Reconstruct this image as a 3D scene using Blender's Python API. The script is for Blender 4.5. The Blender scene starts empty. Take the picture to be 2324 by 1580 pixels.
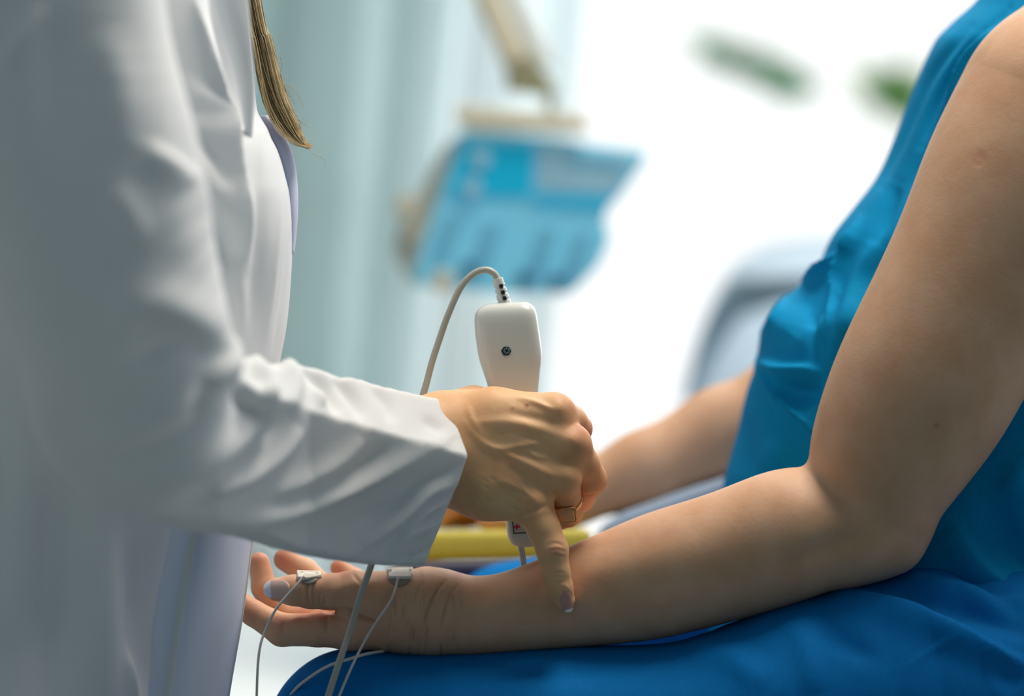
import bpy, math, random
import numpy as np
from mathutils import Vector, Matrix
random.seed(4)
rng = np.random.default_rng(7)
sc = bpy.context.scene
C = sc.collection

# ------------------------------------------------------------------ camera, world, lights, exposure
IMW, IMH, FPX, D0 = 2324, 1580, 5487.2, 1.30          # 85 mm lens on a 36 mm sensor, focus at 1.3 m
ROLL = math.radians(5.5)
CAM = np.array([0.0, 0.0, 0.80])
RT = np.array([math.cos(ROLL), 0, math.sin(ROLL)])
UP = np.array([-math.sin(ROLL), 0, math.cos(ROLL)])
FW = np.array([0.0, 1.0, 0.0])
PPM = FPX / D0

cam = bpy.data.cameras.new('camera')
cam.lens, cam.sensor_width = 85, 36
cam.dof.use_dof = True
cam.dof.focus_distance = 1.305
cam.dof.aperture_fstop = 2.6
cam.clip_start, cam.clip_end = 0.05, 200
camo = bpy.data.objects.new('camera', cam)
C.objects.link(camo)
camo.matrix_world = Matrix(((RT[0], UP[0], 0, CAM[0]), (0, 0, -1, CAM[1]), (RT[2], UP[2], 0, CAM[2]), (0, 0, 0, 1)))
sc.camera = camo

w = bpy.data.worlds.new('world'); sc.world = w
w.use_nodes = True
nt = w.node_tree
for n in list(nt.nodes): nt.nodes.remove(n)
out = nt.nodes.new('ShaderNodeOutputWorld'); bg = nt.nodes.new('ShaderNodeBackground')
tc = nt.nodes.new('ShaderNodeTexCoord'); dp = nt.nodes.new('ShaderNodeVectorMath'); dp.operation = 'DOT_PRODUCT'
dp.inputs[1].default_value = (0.43, 0.86, 0.28)
rp = nt.nodes.new('ShaderNodeValToRGB')
e = rp.color_ramp.elements
e[0].position, e[0].color = 0.45, (0.084, 0.128, 0.148, 1)
e[1].position, e[1].color = 0.86, (1.22, 1.23, 1.23, 1)
m1 = e.new(0.67); m1.color = (0.26, 0.31, 0.35, 1)
mp = nt.nodes.new('ShaderNodeMapRange'); mp.inputs['From Min'].default_value = -1; mp.inputs['From Max'].default_value = 1
nt.links.new(tc.outputs['Generated'], dp.inputs[0]); nt.links.new(dp.outputs['Value'], mp.inputs['Value'])
nt.links.new(mp.outputs['Result'], rp.inputs['Fac']); sx = nt.nodes.new('ShaderNodeSeparateXYZ'); zr = nt.nodes.new('ShaderNodeValToRGB'); zm = nt.nodes.new('ShaderNodeMapRange')
zm.inputs['From Min'].default_value = -1; zm.inputs['From Max'].default_value = 1
ze = zr.color_ramp.elements; ze[0].position, ze[0].color = 0.15, (0.40, 0.56, 0.70, 1); ze[1].position, ze[1].color = 0.46, (1, 1, 1, 1)
mz = nt.nodes.new('ShaderNodeMix'); mz.data_type = 'RGBA'; mz.blend_type = 'MULTIPLY'; mz.inputs['Factor'].default_value = 1
nt.links.new(tc.outputs['Generated'], sx.inputs[0]); nt.links.new(sx.outputs['Z'], zm.inputs['Value']); nt.links.new(zm.outputs['Result'], zr.inputs['Fac'])
nt.links.new(rp.outputs['Color'], mz.inputs['A']); nt.links.new(zr.outputs['Color'], mz.inputs['B']); nt.links.new(mz.outputs['Result'], bg.inputs['Color'])
nt.links.new(bg.outputs['Background'], out.inputs['Surface'])

def area(name, loc, target, sx, sy, power, col):
    l = bpy.data.lights.new(name, 'AREA'); l.shape = 'RECTANGLE'; l.size, l.size_y = sx, sy
    l.energy = power; l.color = col
    o = bpy.data.objects.new(name, l); C.objects.link(o)
    o.location = loc
    o.rotation_euler = (Vector(target) - Vector(loc)).to_track_quat('-Z', 'Y').to_euler()
    return o
area('window_daylight', (1.1, 3.3, 1.7), (0, 1.2, 0.75), 2.6, 2.0, 34, (0.93, 0.98, 1.0))
area('ceiling_light', (0.36, 1.42, 2.45), (0.0, 1.3, 0.7), 1.0, 0.5, 35, (1.0, 0.91, 0.78))

sc.view_settings.view_transform = 'Standard'
sc.view_settings.look = 'None'
sc.view_settings.gamma = 1
sc.view_settings.exposure = 0.0
sc.view_settings.use_curve_mapping = False
sc.cycles.use_denoising = True
sc.cycles.max_bounces = 8
sc.cycles.sample_clamp_indirect = 4

# ------------------------------------------------------------------ helpers: space
# shapes are authored in focus-plane units (1 unit = 1/4221 m): x right, y down, z away from the camera
def to_world(P):
    P = np.asarray(P, float)
    d = D0 + P[..., 2] / PPM
    return (CAM + d[..., None] * FW + ((P[..., 0] - IMW / 2) / FPX * d)[..., None] * RT
            - ((P[..., 1] - IMH / 2) / FPX * d)[..., None] * UP)
def W(x, y, z=0.0): return to_world(np.array([x, y, z], float))
def zof(depth): return (depth - D0) * PPM

# ------------------------------------------------------------------ helpers: objects
def tag(o, label=None, cat=None, group=None, kind=None):
    if label: o['label'] = label
    if cat: o['category'] = cat
    if group: o['group'] = group
    if kind: o['kind'] = kind
    return o
def empty(name, loc):
    o = bpy.data.objects.new(name, None); C.objects.link(o); o.location = loc; o.empty_display_size = 0.05
    return o
def mk(name, V, F, mat, parent=None, smooth=True, label=None):
    """link one mesh object; V are world coordinates"""
    V = np.asarray(V, float)
    me = bpy.data.meshes.new(name)
    if isinstance(F, np.ndarray) and F.ndim == 2:
        n = F.shape[1]
        me.vertices.add(len(V)); me.vertices.foreach_set('co', V.ravel())
        me.loops.add(F.size); me.loops.foreach_set('vertex_index', F.ravel().astype(np.int32))
        me.polygons.add(len(F))
        me.polygons.foreach_set('loop_start', np.arange(0, F.size, n, dtype=np.int32))
        me.polygons.foreach_set('loop_total', np.full(len(F), n, dtype=np.int32))
        me.update(calc_edges=True)
    else:
        me.from_pydata([tuple(v) for v in V], [], [tuple(int(i) for i in f) for f in F])
    me.validate()
    if smooth:
        me.polygons.foreach_set('use_smooth', np.ones(len(me.polygons), dtype=bool))
    o = bpy.data.objects.new(name, me); C.objects.link(o)
    if mat: me.materials.append(mat)
    if parent:
        o.parent = parent
        if parent.parent is None: o.matrix_parent_inverse = Matrix.Translation(-parent.location)
    if label: o['label'] = label
    return o
def sub(o, n=1):
    m = o.modifiers.new('s', 'SUBSURF'); m.levels = n; m.render_levels = n; return o
def solid(o, t, off=0):
    m = o.modifiers.new('so', 'SOLIDIFY'); m.thickness = t; m.offset = off; return o
def bevel(o, wd, n=3):
    m = o.modifiers.new('b', 'BEVEL'); m.width = wd; m.segments = n; m.limit_method = 'ANGLE'; return o

# ------------------------------------------------------------------ helpers: implicit surfaces
def smin(a, b, k):
    h = np.clip(0.5 + 0.5 * (b - a) / k, 0, 1)
    return b * (1 - h) + a * h - k * h * (1 - h)
def smax(a, b, k): return -smin(-a, -b, k)
def cone(p, A, B):
    """round cone between nodes (x,y,z,r)"""
    a = np.array(A[:3], float); b = np.array(B[:3], float)
    ab = b - a; t = np.clip(((p - a) @ ab) / (ab @ ab), 0, 1)
    q = p - a - t[:, None] * ab
    return np.sqrt((q * q).sum(1)) - (A[3] + (B[3] - A[3]) * t)
def chain(p, nodes, k=14):
    d = cone(p, nodes[0], nodes[1])
    for i in range(1, len(nodes) - 1): d = smin(d, cone(p, nodes[i], nodes[i + 1]), k)
    return d
def catmull(nodes, n=6):
    N = np.array(nodes, float); Q = []
    P = np.vstack([2 * N[0] - N[1], N, 2 * N[-1] - N[-2]])
    for i in range(1, len(P) - 2):
        for j in range(n):
            t = j / n
            Q.append(0.5 * ((2 * P[i]) + (-P[i - 1] + P[i + 1]) * t + (2 * P[i - 1] - 5 * P[i] + 4 * P[i + 1] - P[i + 2]) * t * t
                            + (-P[i - 1] + 3 * P[i] - 3 * P[i + 1] + P[i + 2]) * t ** 3))
    Q.append(P[-2]); return np.array(Q)
def sweep(p, nodes, e=2.0, smooth=4):
    """flattened tube: nodes (x,y,z,a,b), a = half width in the xy plane, b = half depth in z"""
    N = catmull(nodes, smooth) if smooth > 1 else np.array(nodes, float)
    best = np.full(len(p), 1e9); out_ = np.full(len(p), 1e9)
    for i in range(len(N) - 1):
        a, b = N[i], N[i + 1]; ab = (b - a)[:2]
        t = np.clip(((p[:, :2] - a[:2]) @ ab) / (ab @ ab), 0, 1)
        c = a[None] + t[:, None] * (b - a)[None]
        q = p[:, :2] - c[:, :2]; dn = np.sqrt((q * q).sum(1)); dz = np.abs(p[:, 2] - c[:, 2])
        v = ((dn / c[:, 3]) ** e + (dz / c[:, 4]) ** e) ** (1 / e)
        d = (v - 1) * np.minimum(c[:, 3], c[:, 4])
        m = v < best
        best = np.where(m, v, best); out_ = np.where(m, d, out_)
    return out_
def interp(x, tab):
    t = catmull(np.array(tab, float), 8) if len(tab) > 2 else np.array(tab, float)
    y = t[:, 1]
    if len(tab) > 2: y = np.convolve(np.pad(y, 2, mode='edge'), np.ones(5) / 5, 'valid')
    return np.interp(x, np.maximum.accumulate(t[:, 0]), y)
def limb(p, nodes):
    """smooth round limb along a gently curved spine"""
    N = catmull(nodes, 16); w = 21; k = np.hanning(w + 2)[1:-1]; k /= k.sum()
    N = np.stack([np.convolve(np.pad(N[:, a], w // 2, mode='reflect', reflect_type='odd'), k, 'valid') for a in range(4)], 1)
    u = N[-1, :3] - N[0, :3]; L = np.linalg.norm(u); u /= L
    sN = np.maximum.accumulate((N[:, :3] - N[0, :3]) @ u)
    T = np.gradient(N[:, :3], axis=0); T /= np.linalg.norm(T, axis=1)[:, None]
    s0 = (p - N[0, :3]) @ u; s_ = np.clip(s0, 0, L)
    q = p - np.stack([np.interp(s_, sN, N[:, a]) for a in range(3)], 1)
    t = np.stack([np.interp(s_, sN, T[:, a]) for a in range(3)], 1)
    al = (q * t).sum(1); e = np.clip(np.minimum(s0, L - s0) / 60, 0, 1)
    return np.sqrt(np.maximum((q * q).sum(1) - e * al * al, 1e-6)) - np.interp(s_, sN, N[:, 3])

def surfnet(f, lo, hi, h, slack=1.0):
    lo = np.array(lo, float); hi = np.array(hi, float)
    B = 6
    nb = np.ceil((hi - lo) / (h * B)).astype(int)
    n = nb * B + 1
    bc = [lo[i] + (np.arange(nb[i]) + 0.5) * h * B for i in range(3)]
    G = np.stack(np.meshgrid(*bc, indexing='ij'), -1).reshape(-1, 3)
    dv = f(G).reshape(nb)
    act = np.abs(dv) < h * B * 0.95 * slack
    phi = np.where(dv > 0, 1e3, -1e3).astype(np.float32)
    phi = np.repeat(np.repeat(np.repeat(phi, B, 0), B, 1), B, 2)
    phi = np.pad(phi, ((0, 1), (0, 1), (0, 1)), mode='edge')
    am = np.zeros(n, bool)
    for i, j, k in np.argwhere(act):
        am[i * B:i * B + B + 1, j * B:j * B + B + 1, k * B:k * B + B + 1] = True
    idx = np.argwhere(am)
    vals = np.empty(len(idx), np.float32)
    for s in range(0, len(idx), 400000):
        vals[s:s + 400000] = f(lo + idx[s:s + 400000] * h)
    phi[am] = vals
    # close the surface at the box
    for ax in range(3):
        sl = [slice(None)] * 3
        for q in (0, -1):
            sl[ax] = q; phi[tuple(sl)] = np.maximum(phi[tuple(sl)], 1e-3)
    ins = phi < 0
    c = [ins[a:n[0] - 1 + a, b:n[1] - 1 + b, d:n[2] - 1 + d] for a in (0, 1) for b in (0, 1) for d in (0, 1)]
    cnt = sum(x.astype(np.uint8) for x in c)
    cell = (cnt > 0) & (cnt < 8)
    ci = np.argwhere(cell)
    vid = np.full(cell.shape, -1, np.int64); vid[cell] = np.arange(len(ci))
    acc = np.zeros((len(ci), 3)); num = np.zeros(len(ci))
    cor = [(a, b, d) for a in (0, 1) for b in (0, 1) for d in (0, 1)]
    for u in range(8):
        for v in range(u + 1, 8):
            cu, cv = np.array(cor[u]), np.array(cor[v])
            if np.abs(cu - cv).sum() != 1: continue
            pu = phi[tuple((ci + cu).T)].astype(float); pv = phi[tuple((ci + cv).T)].astype(float)
            m = (pu < 0) != (pv < 0)
            t = np.where(m, pu / np.where(m, pu - pv, 1), 0)
            acc += np.where(m[:, None], cu + t[:, None] * (cv - cu), 0); num += m
    V = lo + (ci + acc / num[:, None]) * h
    # project on the true surface
    for _ in range(2):
        ee = h * 0.25
        g = np.stack([f(V + np.eye(3)[a] * ee) - f(V - np.eye(3)[a] * ee) for a in range(3)], 1) / (2 * ee)
        g2 = np.maximum((g * g).sum(1), 0.05)
        st = -(f(V) / g2)[:, None] * g
        L = np.sqrt((st * st).sum(1)); st *= np.minimum(1, h * 0.4 / np.maximum(L, 1e-9))[:, None]
        V = V + st
    F = []
    for ax in range(3):
        a1, a2 = (ax + 1) % 3, (ax + 2) % 3
        s0 = [slice(None)] * 3; s1 = [slice(None)] * 3
        s0[ax] = slice(0, -1); s1[ax] = slice(1, None)
        ch = ins[tuple(s0)] != ins[tuple(s1)]
        E = np.argwhere(ch)
        E = E[(E[:, a1] > 0) & (E[:, a2] > 0) & (E[:, a1] < n[a1] - 1) & (E[:, a2] < n[a2] - 1)]
        flip = ins[tuple(E.T)]
        d1 = np.zeros(3, int); d1[a1] = 1; d2 = np.zeros(3, int); d2[a2] = 1
        q = np.stack([vid[tuple((E - d1 - d2).T)], vid[tuple((E - d2).T)], vid[tuple(E.T)], vid[tuple((E - d1).T)]], 1)
        q = np.where(flip[:, None], q, q[:, ::-1])
        F.append(q)
    F = np.vstack(F)
    return V, F[(F >= 0).all(1)]
def normals(V, F):
    fn = np.cross(V[F[:, 2]] - V[F[:, 0]], V[F[:, 3]] - V[F[:, 1]])
    N = np.zeros_like(V)
    for k in range(4): 
        for a in range(3): N[:, a] += np.bincount(F[:, k], fn[:, a], len(V))
    return N / np.maximum(np.linalg.norm(N, axis=1), 1e-9)[:, None]
def pdist(V, pts):
    """2-D distance to a polyline and the place along it"""
    P = catmull(pts, 5) if len(pts) > 2 else np.array(pts, float)
    seg = np.linalg.norm(np.diff(P, axis=0), axis=1); cum = np.concatenate([[0], np.cumsum(seg)])
    best = np.full(len(V), 1e9); tt = np.zeros(len(V)); sd = np.zeros(len(V))
    for i in range(len(P) - 1):
        a, b = P[i], P[i + 1]; ab = b - a
        t = np.clip(((V[:, :2] - a) @ ab) / max(ab @ ab, 1e-9), 0, 1)
        q = V[:, :2] - a - t[:, None] * ab; d = np.hypot(q[:, 0], q[:, 1])
        m = d < best; best[m] = d[m]; tt[m] = (cum[i] + t[m] * seg[i]) / cum[-1]
        sd[m] = np.sign(ab[0] * q[m, 1] - ab[1] * q[m, 0])
    return best, tt, sd
def sculpt(V, F, strokes, zmax=None):
    """folds, tendons and creases raised or cut along lines on the side that faces the camera"""
    N = normals(V, F)
    D = np.zeros(len(V))
    face = np.clip(-N[:, 2] * 2.5 + 0.6, 0, 1)
    if zmax is not None: face = face * (V[:, 2] < zmax)
    for s in strokes:
        pts, wd, amp = s[0], s[1], s[2]; prof = s[3] if len(s) > 3 else 'g'
        P = np.array(pts, float); R = wd * 3.5
        m = np.where((V[:, 0] > P[:, 0].min() - R) & (V[:, 0] < P[:, 0].max() + R) & (V[:, 1] > P[:, 1].min() - R) & (V[:, 1] < P[:, 1].max() + R) & (face > 0))[0]
        if len(m) == 0: continue
        d, t, sd = pdist(V[m], pts)
        if prof == 'dot': d = np.hypot(V[m, 0] - P[0, 0], V[m, 1] - P[0, 1]); tp = 1
        else: tp = np.sin(np.pi * np.clip(t, 0.02, 0.98)) ** 0.6
        if prof == 's': g = np.exp(-d / wd)
        elif prof == 'h': g = np.where(sd > 0, np.exp(-(d / (wd * 1.9)) ** 2), np.exp(-(d / (wd * 0.7)) ** 2))
        elif prof == 'H': g = np.where(sd < 0, np.exp(-(d / (wd * 1.9)) ** 2), np.exp(-(d / (wd * 0.7)) ** 2))
        else: g = np.exp(-(d / wd) ** 2)
        D[m] += amp * g * tp
    return V + N * (D * face)[:, None]
def snapz(f, x, y, z0=-900, z1=1500, step=6):
    x = np.atleast_1d(np.asarray(x, float)); y = np.atleast_1d(np.asarray(y, float))
    z = np.full(len(x), float(z0)); done = np.zeros(len(x), bool)
    for _ in range(400):
        d = f(np.stack([x, y, z], 1)); z = np.where(done, z, z + np.maximum(d * 0.7, 0.3)); done |= (d < 0.4)
        if done.all() or z.min() > z1: break
    return z

# ------------------------------------------------------------------ helpers: plain shapes (in focus-plane units)
def tube_pts(P, r, ns=12, caps=True):
    P = np.asarray(P, float); n = len(P)
    r = np.full(n, r) if np.isscalar(r) else np.asarray(r, float)
    T = np.gradient(P, axis=0); T /= np.linalg.norm(T, axis=1)[:, None]
    u = np.cross(T[0], [0, 0, 1.0]); 
    if np.linalg.norm(u) < 1e-3: u = np.cross(T[0], [1.0, 0, 0])
    u /= np.linalg.norm(u); V = []
    for i in range(n):
        u = u - T[i] * (u @ T[i]); u /= np.linalg.norm(u); v = np.cross(T[i], u)
        for k in range(ns):
            a = 2 * math.pi * k / ns; V.append(P[i] + r[i] * (math.cos(a) * u + math.sin(a) * v))
    F = [(i * ns + k, i * ns + (k + 1) % ns, (i + 1) * ns + (k + 1) % ns, (i + 1) * ns + k) for i in range(n - 1) for k in range(ns)]
    if caps: F += [tuple(range(ns))[::-1], tuple(range((n - 1) * ns, n * ns))]
    return np.array(V), F
def tube(name, pts, r, mat, parent=None, n=10, ns=12, label=None):
    P = catmull(pts, n) if len(pts) > 2 else np.array(pts, float)
    V, F = tube_pts(P, r if np.isscalar(r) else np.interp(np.linspace(0, 1, len(P)), np.linspace(0, 1, len(r)), r), ns)
    return mk(name, to_world(V), F, mat, parent, True, label)
def wtube(name, pts, r, mat, parent=None, ns=16):
    V, F = tube_pts(np.array(pts, float), r, ns); return mk(name, V, F, mat, parent)
def prism(outline, z0, z1, shear=(0, 0)):
    """extrude an outline (x,y) from z0 to z1; shear moves the back face"""
    n = len(outline); O = np.array(outline, float)
    V = np.vstack([np.c_[O, np.full(n, z0)], np.c_[O + np.array(shear), np.full(n, z1)]])
    F = [tuple(range(n))[::-1], tuple(range(n, 2 * n))] + [(i, (i + 1) % n, n + (i + 1) % n, n + i) for i in range(n)]
    return V, F
def box_w(name, lo, hi, mat, parent=None, bev=0.004, smooth=False):
    x0, y0, z0 = lo; x1, y1, z1 = hi
    V = [(x0, y0, z0), (x1, y0, z0), (x1, y1, z0), (x0, y1, z0), (x0, y0, z1), (x1, y0, z1), (x1, y1, z1), (x0, y1, z1)]
    F = [(0, 3, 2, 1), (4, 5, 6, 7), (0, 1, 5, 4), (1, 2, 6, 5), (2, 3, 7, 6), (3, 0, 4, 7)]
    o = mk(name, V, F, mat, parent, smooth)
    if bev: bevel(o, bev)
    return o

# ------------------------------------------------------------------ materials
def lin(c):
    return tuple((v / 255 / 12.92) if v / 255 <= 0.04045 else ((v / 255 + 0.055) / 1.055) ** 2.4 for v in c) + (1,)
def mat(name, rgb, rough=0.6, metal=0.0, noise=0.0, nscale=200, bump=0.0, bscale=800, trans=0.0, sss=0.0, spec=0.5, emit=0.0,
        coat=0.0, alpha=1.0, transm=0.0, sheen=0.0, rgb2=None, weave=False):
    m = bpy.data.materials.new(name); m.use_nodes = True
    N = m.node_tree.nodes; L = m.node_tree.links; b = N['Principled BSDF']
    col = lin(rgb)
    b.inputs['Base Color'].default_value = col; b.inputs['Roughness'].default_value = rough
    b.inputs['Metallic'].default_value = metal; b.inputs['Specular IOR Level'].default_value = spec
    b.inputs['Coat Weight'].default_value = coat; b.inputs['Alpha'].default_value = alpha
    b.inputs['Transmission Weight'].default_value = transm; b.inputs['Sheen Weight'].default_value = sheen
    if emit: b.inputs['Emission Color'].default_value = col; b.inputs['Emission Strength'].default_value = emit
    co = N.new('ShaderNodeTexCoord')
    src = None
    if noise or rgb2:
        t = N.new('ShaderNodeTexNoise'); t.inputs['Scale'].default_value = nscale; t.inputs['Detail'].default_value = 4
        L.new(co.outputs['Object'], t.inputs['Vector'])
        mx = N.new('ShaderNodeMix'); mx.data_type = 'RGBA'
        mr = N.new('ShaderNodeMapRange'); mr.inputs['From Min'].default_value = 0.35; mr.inputs['From Max'].default_value = 0.65
        L.new(t.outputs['Fac'], mr.inputs['Value']); L.new(mr.outputs['Result'], mx.inputs['Factor'])
        mx.inputs['A'].default_value = col
        mx.inputs['B'].default_value = lin(rgb2) if rgb2 else tuple(v * (1 - noise) for v in col[:3]) + (1,)
        L.new(mx.outputs['Result'], b.inputs['Base Color']); src = mx.outputs['Result']
    if bump:
        t = N.new('ShaderNodeTexNoise'); t.inputs['Scale'].default_value = bscale; t.inputs['Detail'].default_value = 3
        L.new(co.outputs['Object'], t.inputs['Vector'])
        bm = N.new('ShaderNodeBump'); bm.inputs['Strength'].default_value = bump; bm.inputs['Distance'].default_value = 0.001
        L.new(t.outputs['Fac'], bm.inputs['Height']); L.new(bm.outputs['Normal'], b.inputs['Normal'])
    if sss:
        b.inputs['Subsurface Weight'].default_value = sss
        b.inputs['Subsurface Radius'].default_value = (1.0, 0.35, 0.18); b.inputs['Subsurface Scale'].default_value = 0.006
    if trans:
        tr = N.new('ShaderNodeBsdfTranslucent'); tr.inputs['Color'].default_value = col
        if src: L.new(src, tr.inputs['Color'])
        ms = N.new('ShaderNodeMixShader'); ms.inputs['Fac'].default_value = trans
        L.new(b.outputs['BSDF'], ms.inputs[1]); L.new(tr.outputs['BSDF'], ms.inputs[2])
        L.new(ms.outputs['Shader'], N['Material Output'].inputs['Surface'])
    return m
def skin_mat(name, rgb, rgb2):
    m = mat(name, rgb, rough=0.5, nscale=45, rgb2=rgb2, sss=0.22, spec=0.28)
    N = m.node_tree.nodes; L = m.node_tree.links; b = N['Principled BSDF']
    co = [n for n in N if n.type == 'TEX_COORD'][0]
    base = b.inputs['Base Color'].links[0].from_socket
    at = N.new('ShaderNodeAttribute'); at.attribute_name = 'mark'; at.attribute_type = 'GEOMETRY'
    mx = N.new('ShaderNodeMix'); mx.data_type = 'RGBA'; mx.inputs['B'].default_value = lin((190, 105, 90))
    L.new(at.outputs['Fac'], mx.inputs['Factor']); L.new(base, mx.inputs['A']); L.new(mx.outputs['Result'], b.inputs['Base Color'])
    vo = N.new('ShaderNodeTexVoronoi'); vo.inputs['Scale'].default_value = 900; vo.feature = 'DISTANCE_TO_EDGE'
    no = N.new('ShaderNodeTexNoise'); no.inputs['Scale'].default_value = 300; no.inputs['Detail'].default_value = 5
    L.new(co.outputs['Object'], vo.inputs['Vector']); L.new(co.outputs['Object'], no.inputs['Vector'])
    ad = N.new('ShaderNodeMath'); ad.operation = 'MULTIPLY_ADD'; ad.inputs[1].default_value = 0.5
    L.new(vo.outputs['Distance'], ad.inputs[0]); L.new(no.outputs['Fac'], ad.inputs[2])
    bm = N.new('ShaderNodeBump'); bm.inputs['Strength'].default_value = 0.22; bm.inputs['Distance'].default_value = 0.0006
    L.new(ad.outputs['Value'], bm.inputs['Height']); L.new(bm.outputs['Normal'], b.inputs['Normal'])
    return m
def nail_mat(name, pink, white, split):
    m = mat(name, pink, rough=0.3, sss=0.1, spec=0.4)
    N = m.node_tree.nodes; L = m.node_tree.links; b = N['Principled BSDF']
    at = N.new('ShaderNodeAttribute'); at.attribute_name = 'along'; at.attribute_type = 'GEOMETRY'
    rp = N.new('ShaderNodeValToRGB'); e = rp.color_ramp.elements
    e[0].position = split - 0.02; e[0].color = lin(pink); e[1].position = split + 0.02; e[1].color = lin(white)
    L.new(at.outputs['Fac'], rp.inputs['Fac']); L.new(rp.outputs['Color'], b.inputs['Base Color'])
    return m

M = dict(
    skin_a=skin_mat('skin_practitioner', (234, 188, 142), (222, 170, 124)),
    skin_b=skin_mat('skin_patient', (222, 178, 146), (212, 164, 130)),
    nail_a=nail_mat('nail_practitioner', (200, 144, 136), (240, 236, 240), 0.86),
    nail_b=nail_mat('nail_patient', (214, 182, 174), (232, 236, 244), 0.72),
    coat=mat('white_cotton', (236, 238, 240), rough=0.85, bump=0.10, bscale=1800, trans=0.22, noise=0.03, nscale=25, spec=0.2),
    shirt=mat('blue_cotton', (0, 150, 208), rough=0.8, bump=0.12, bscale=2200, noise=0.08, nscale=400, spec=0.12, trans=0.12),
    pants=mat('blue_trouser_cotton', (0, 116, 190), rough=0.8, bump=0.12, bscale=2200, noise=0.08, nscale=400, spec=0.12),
    shaded_edge=mat('shaded_coat_cotton', (222, 226, 244), rough=0.8, trans=0.3, spec=0.2),  # same white coat cloth, its lilac shade put into the colour
    flap=mat('backlit_coat_cotton', (232, 237, 250), rough=0.85, trans=0.45, noise=0.03, nscale=25, spec=0.15),  # coat cloth with the lilac backlight tinted into its colour
    plastic=mat('ivory_plastic', (214, 216, 210), rough=0.28, bump=0.02, bscale=2500, spec=0.5),
    cordgrey=mat('grey_rubber_cord', (178, 176, 164), rough=0.42),
    lead=mat('pale_wire', (214, 208, 202), rough=0.45),
    dark=mat('dark_recess', (28, 30, 32), rough=0.4),
    steel=mat('steel', (190, 192, 196), rough=0.25, metal=1.0),
    gold=mat('gold', (232, 176, 112), rough=0.14, metal=1.0, noise=0.05, nscale=900),
    gem=mat('amber_stone', (244, 192, 128), rough=0.03, transm=0.35, spec=0.8),
    hair=mat('light_brown_hair', (222, 200, 152), rough=0.4, noise=0.4, nscale=160, spec=0.6, trans=0.25),
    ink=mat('dark_print', (52, 62, 66), rough=0.5),
    red=mat('red_print', (196, 40, 70), rough=0.5),
    paper=mat('grey_label', (200, 206, 206), rough=0.5),
    gel=mat('grey_gel_pad', (150, 148, 138), rough=0.3, transm=0.2),
    foam=mat('white_foam', (236, 230, 218), rough=0.7, bump=0.3, bscale=3500),
)

# ================================================================== THE SETTING
M['floorm'] = mat('grey_vinyl', (108, 122, 124), rough=0.25, noise=0.06, nscale=6)
M['wallm'] = mat('wall_paint', (206, 216, 214), rough=0.8, bump=0.03, bscale=300)
M['framem'] = mat('window_frame_paint', (224, 230, 230), rough=0.4, noise=0.02)
M['glass'] = mat('window_glass', (255, 255, 255), rough=0.0, transm=1.0, spec=0.1)
gb = M['glass'].node_tree; tb = gb.nodes.new('ShaderNodeBsdfTransparent'); gl = gb.nodes.new('ShaderNodeBsdfGlossy')
gl.inputs['Roughness'].default_value = 0.02
mxs = gb.nodes.new('ShaderNodeMixShader'); mxs.inputs['Fac'].default_value = 0.04
gb.links.new(tb.outputs[0], mxs.inputs[1]); gb.links.new(gl.outputs[0], mxs.inputs[2]); gb.links.new(mxs.outputs[0], gb.nodes['Material Output'].inputs['Surface'])
tag(box_w('floor', (-3.2, -1.5, -0.08), (3.4, 4.2, 0.0), M['floorm'], bev=0), kind='structure')
YB = 4.0
tag(box_w('wall_left', (-3.3, -1.5, 0), (-3.2, YB + 0.2, 2.7), M['wallm'], bev=0), kind='structure')
tag(box_w('wall_back', (-3.3, YB, 0), (-1.1, YB + 0.15, 2.7), M['wallm'], bev=0), kind='structure')
win = empty('window_1', (1.1, YB + 0.07, 0.02)); tag(win, kind='structure')
fr = []
for lo, hi in (((-1.1, YB, 0.0), (3.4, YB + 0.1, 0.10)), ((-1.1, YB, 2.6), (3.4, YB + 0.1, 2.7)), ((-1.1, YB, 0.1), (-1.03, YB + 0.1, 2.6)), ((3.33, YB, 0.1), (3.4, YB + 0.1, 2.6)), ((1.52, YB, 0.1), (1.58, YB + 0.1, 2.6))):
    fr.append((lo, hi))
FV, FF = [], []
for lo, hi in fr:
    b0 = len(FV); x0, y0, z0 = lo; x1, y1, z1 = hi
    FV += [(x0, y0, z0), (x1, y0, z0), (x1, y1, z0), (x0, y1, z0), (x0, y0, z1), (x1, y0, z1), (x1, y1, z1), (x0, y1, z1)]
    FF += [tuple(b0 + i for i in q) for q in ((0, 3, 2, 1), (4, 5, 6, 7), (0, 1, 5, 4), (1, 2, 6, 5), (2, 3, 7, 6), (3, 0, 4, 7))]
mk('window_frame', FV, FF, M['framem'], win, False)
box_w('pane', (-1.05, YB + 0.045, 0.08), (3.35, YB + 0.053, 2.62), M['glass'], win, bev=0)
#END_SETTING

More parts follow.
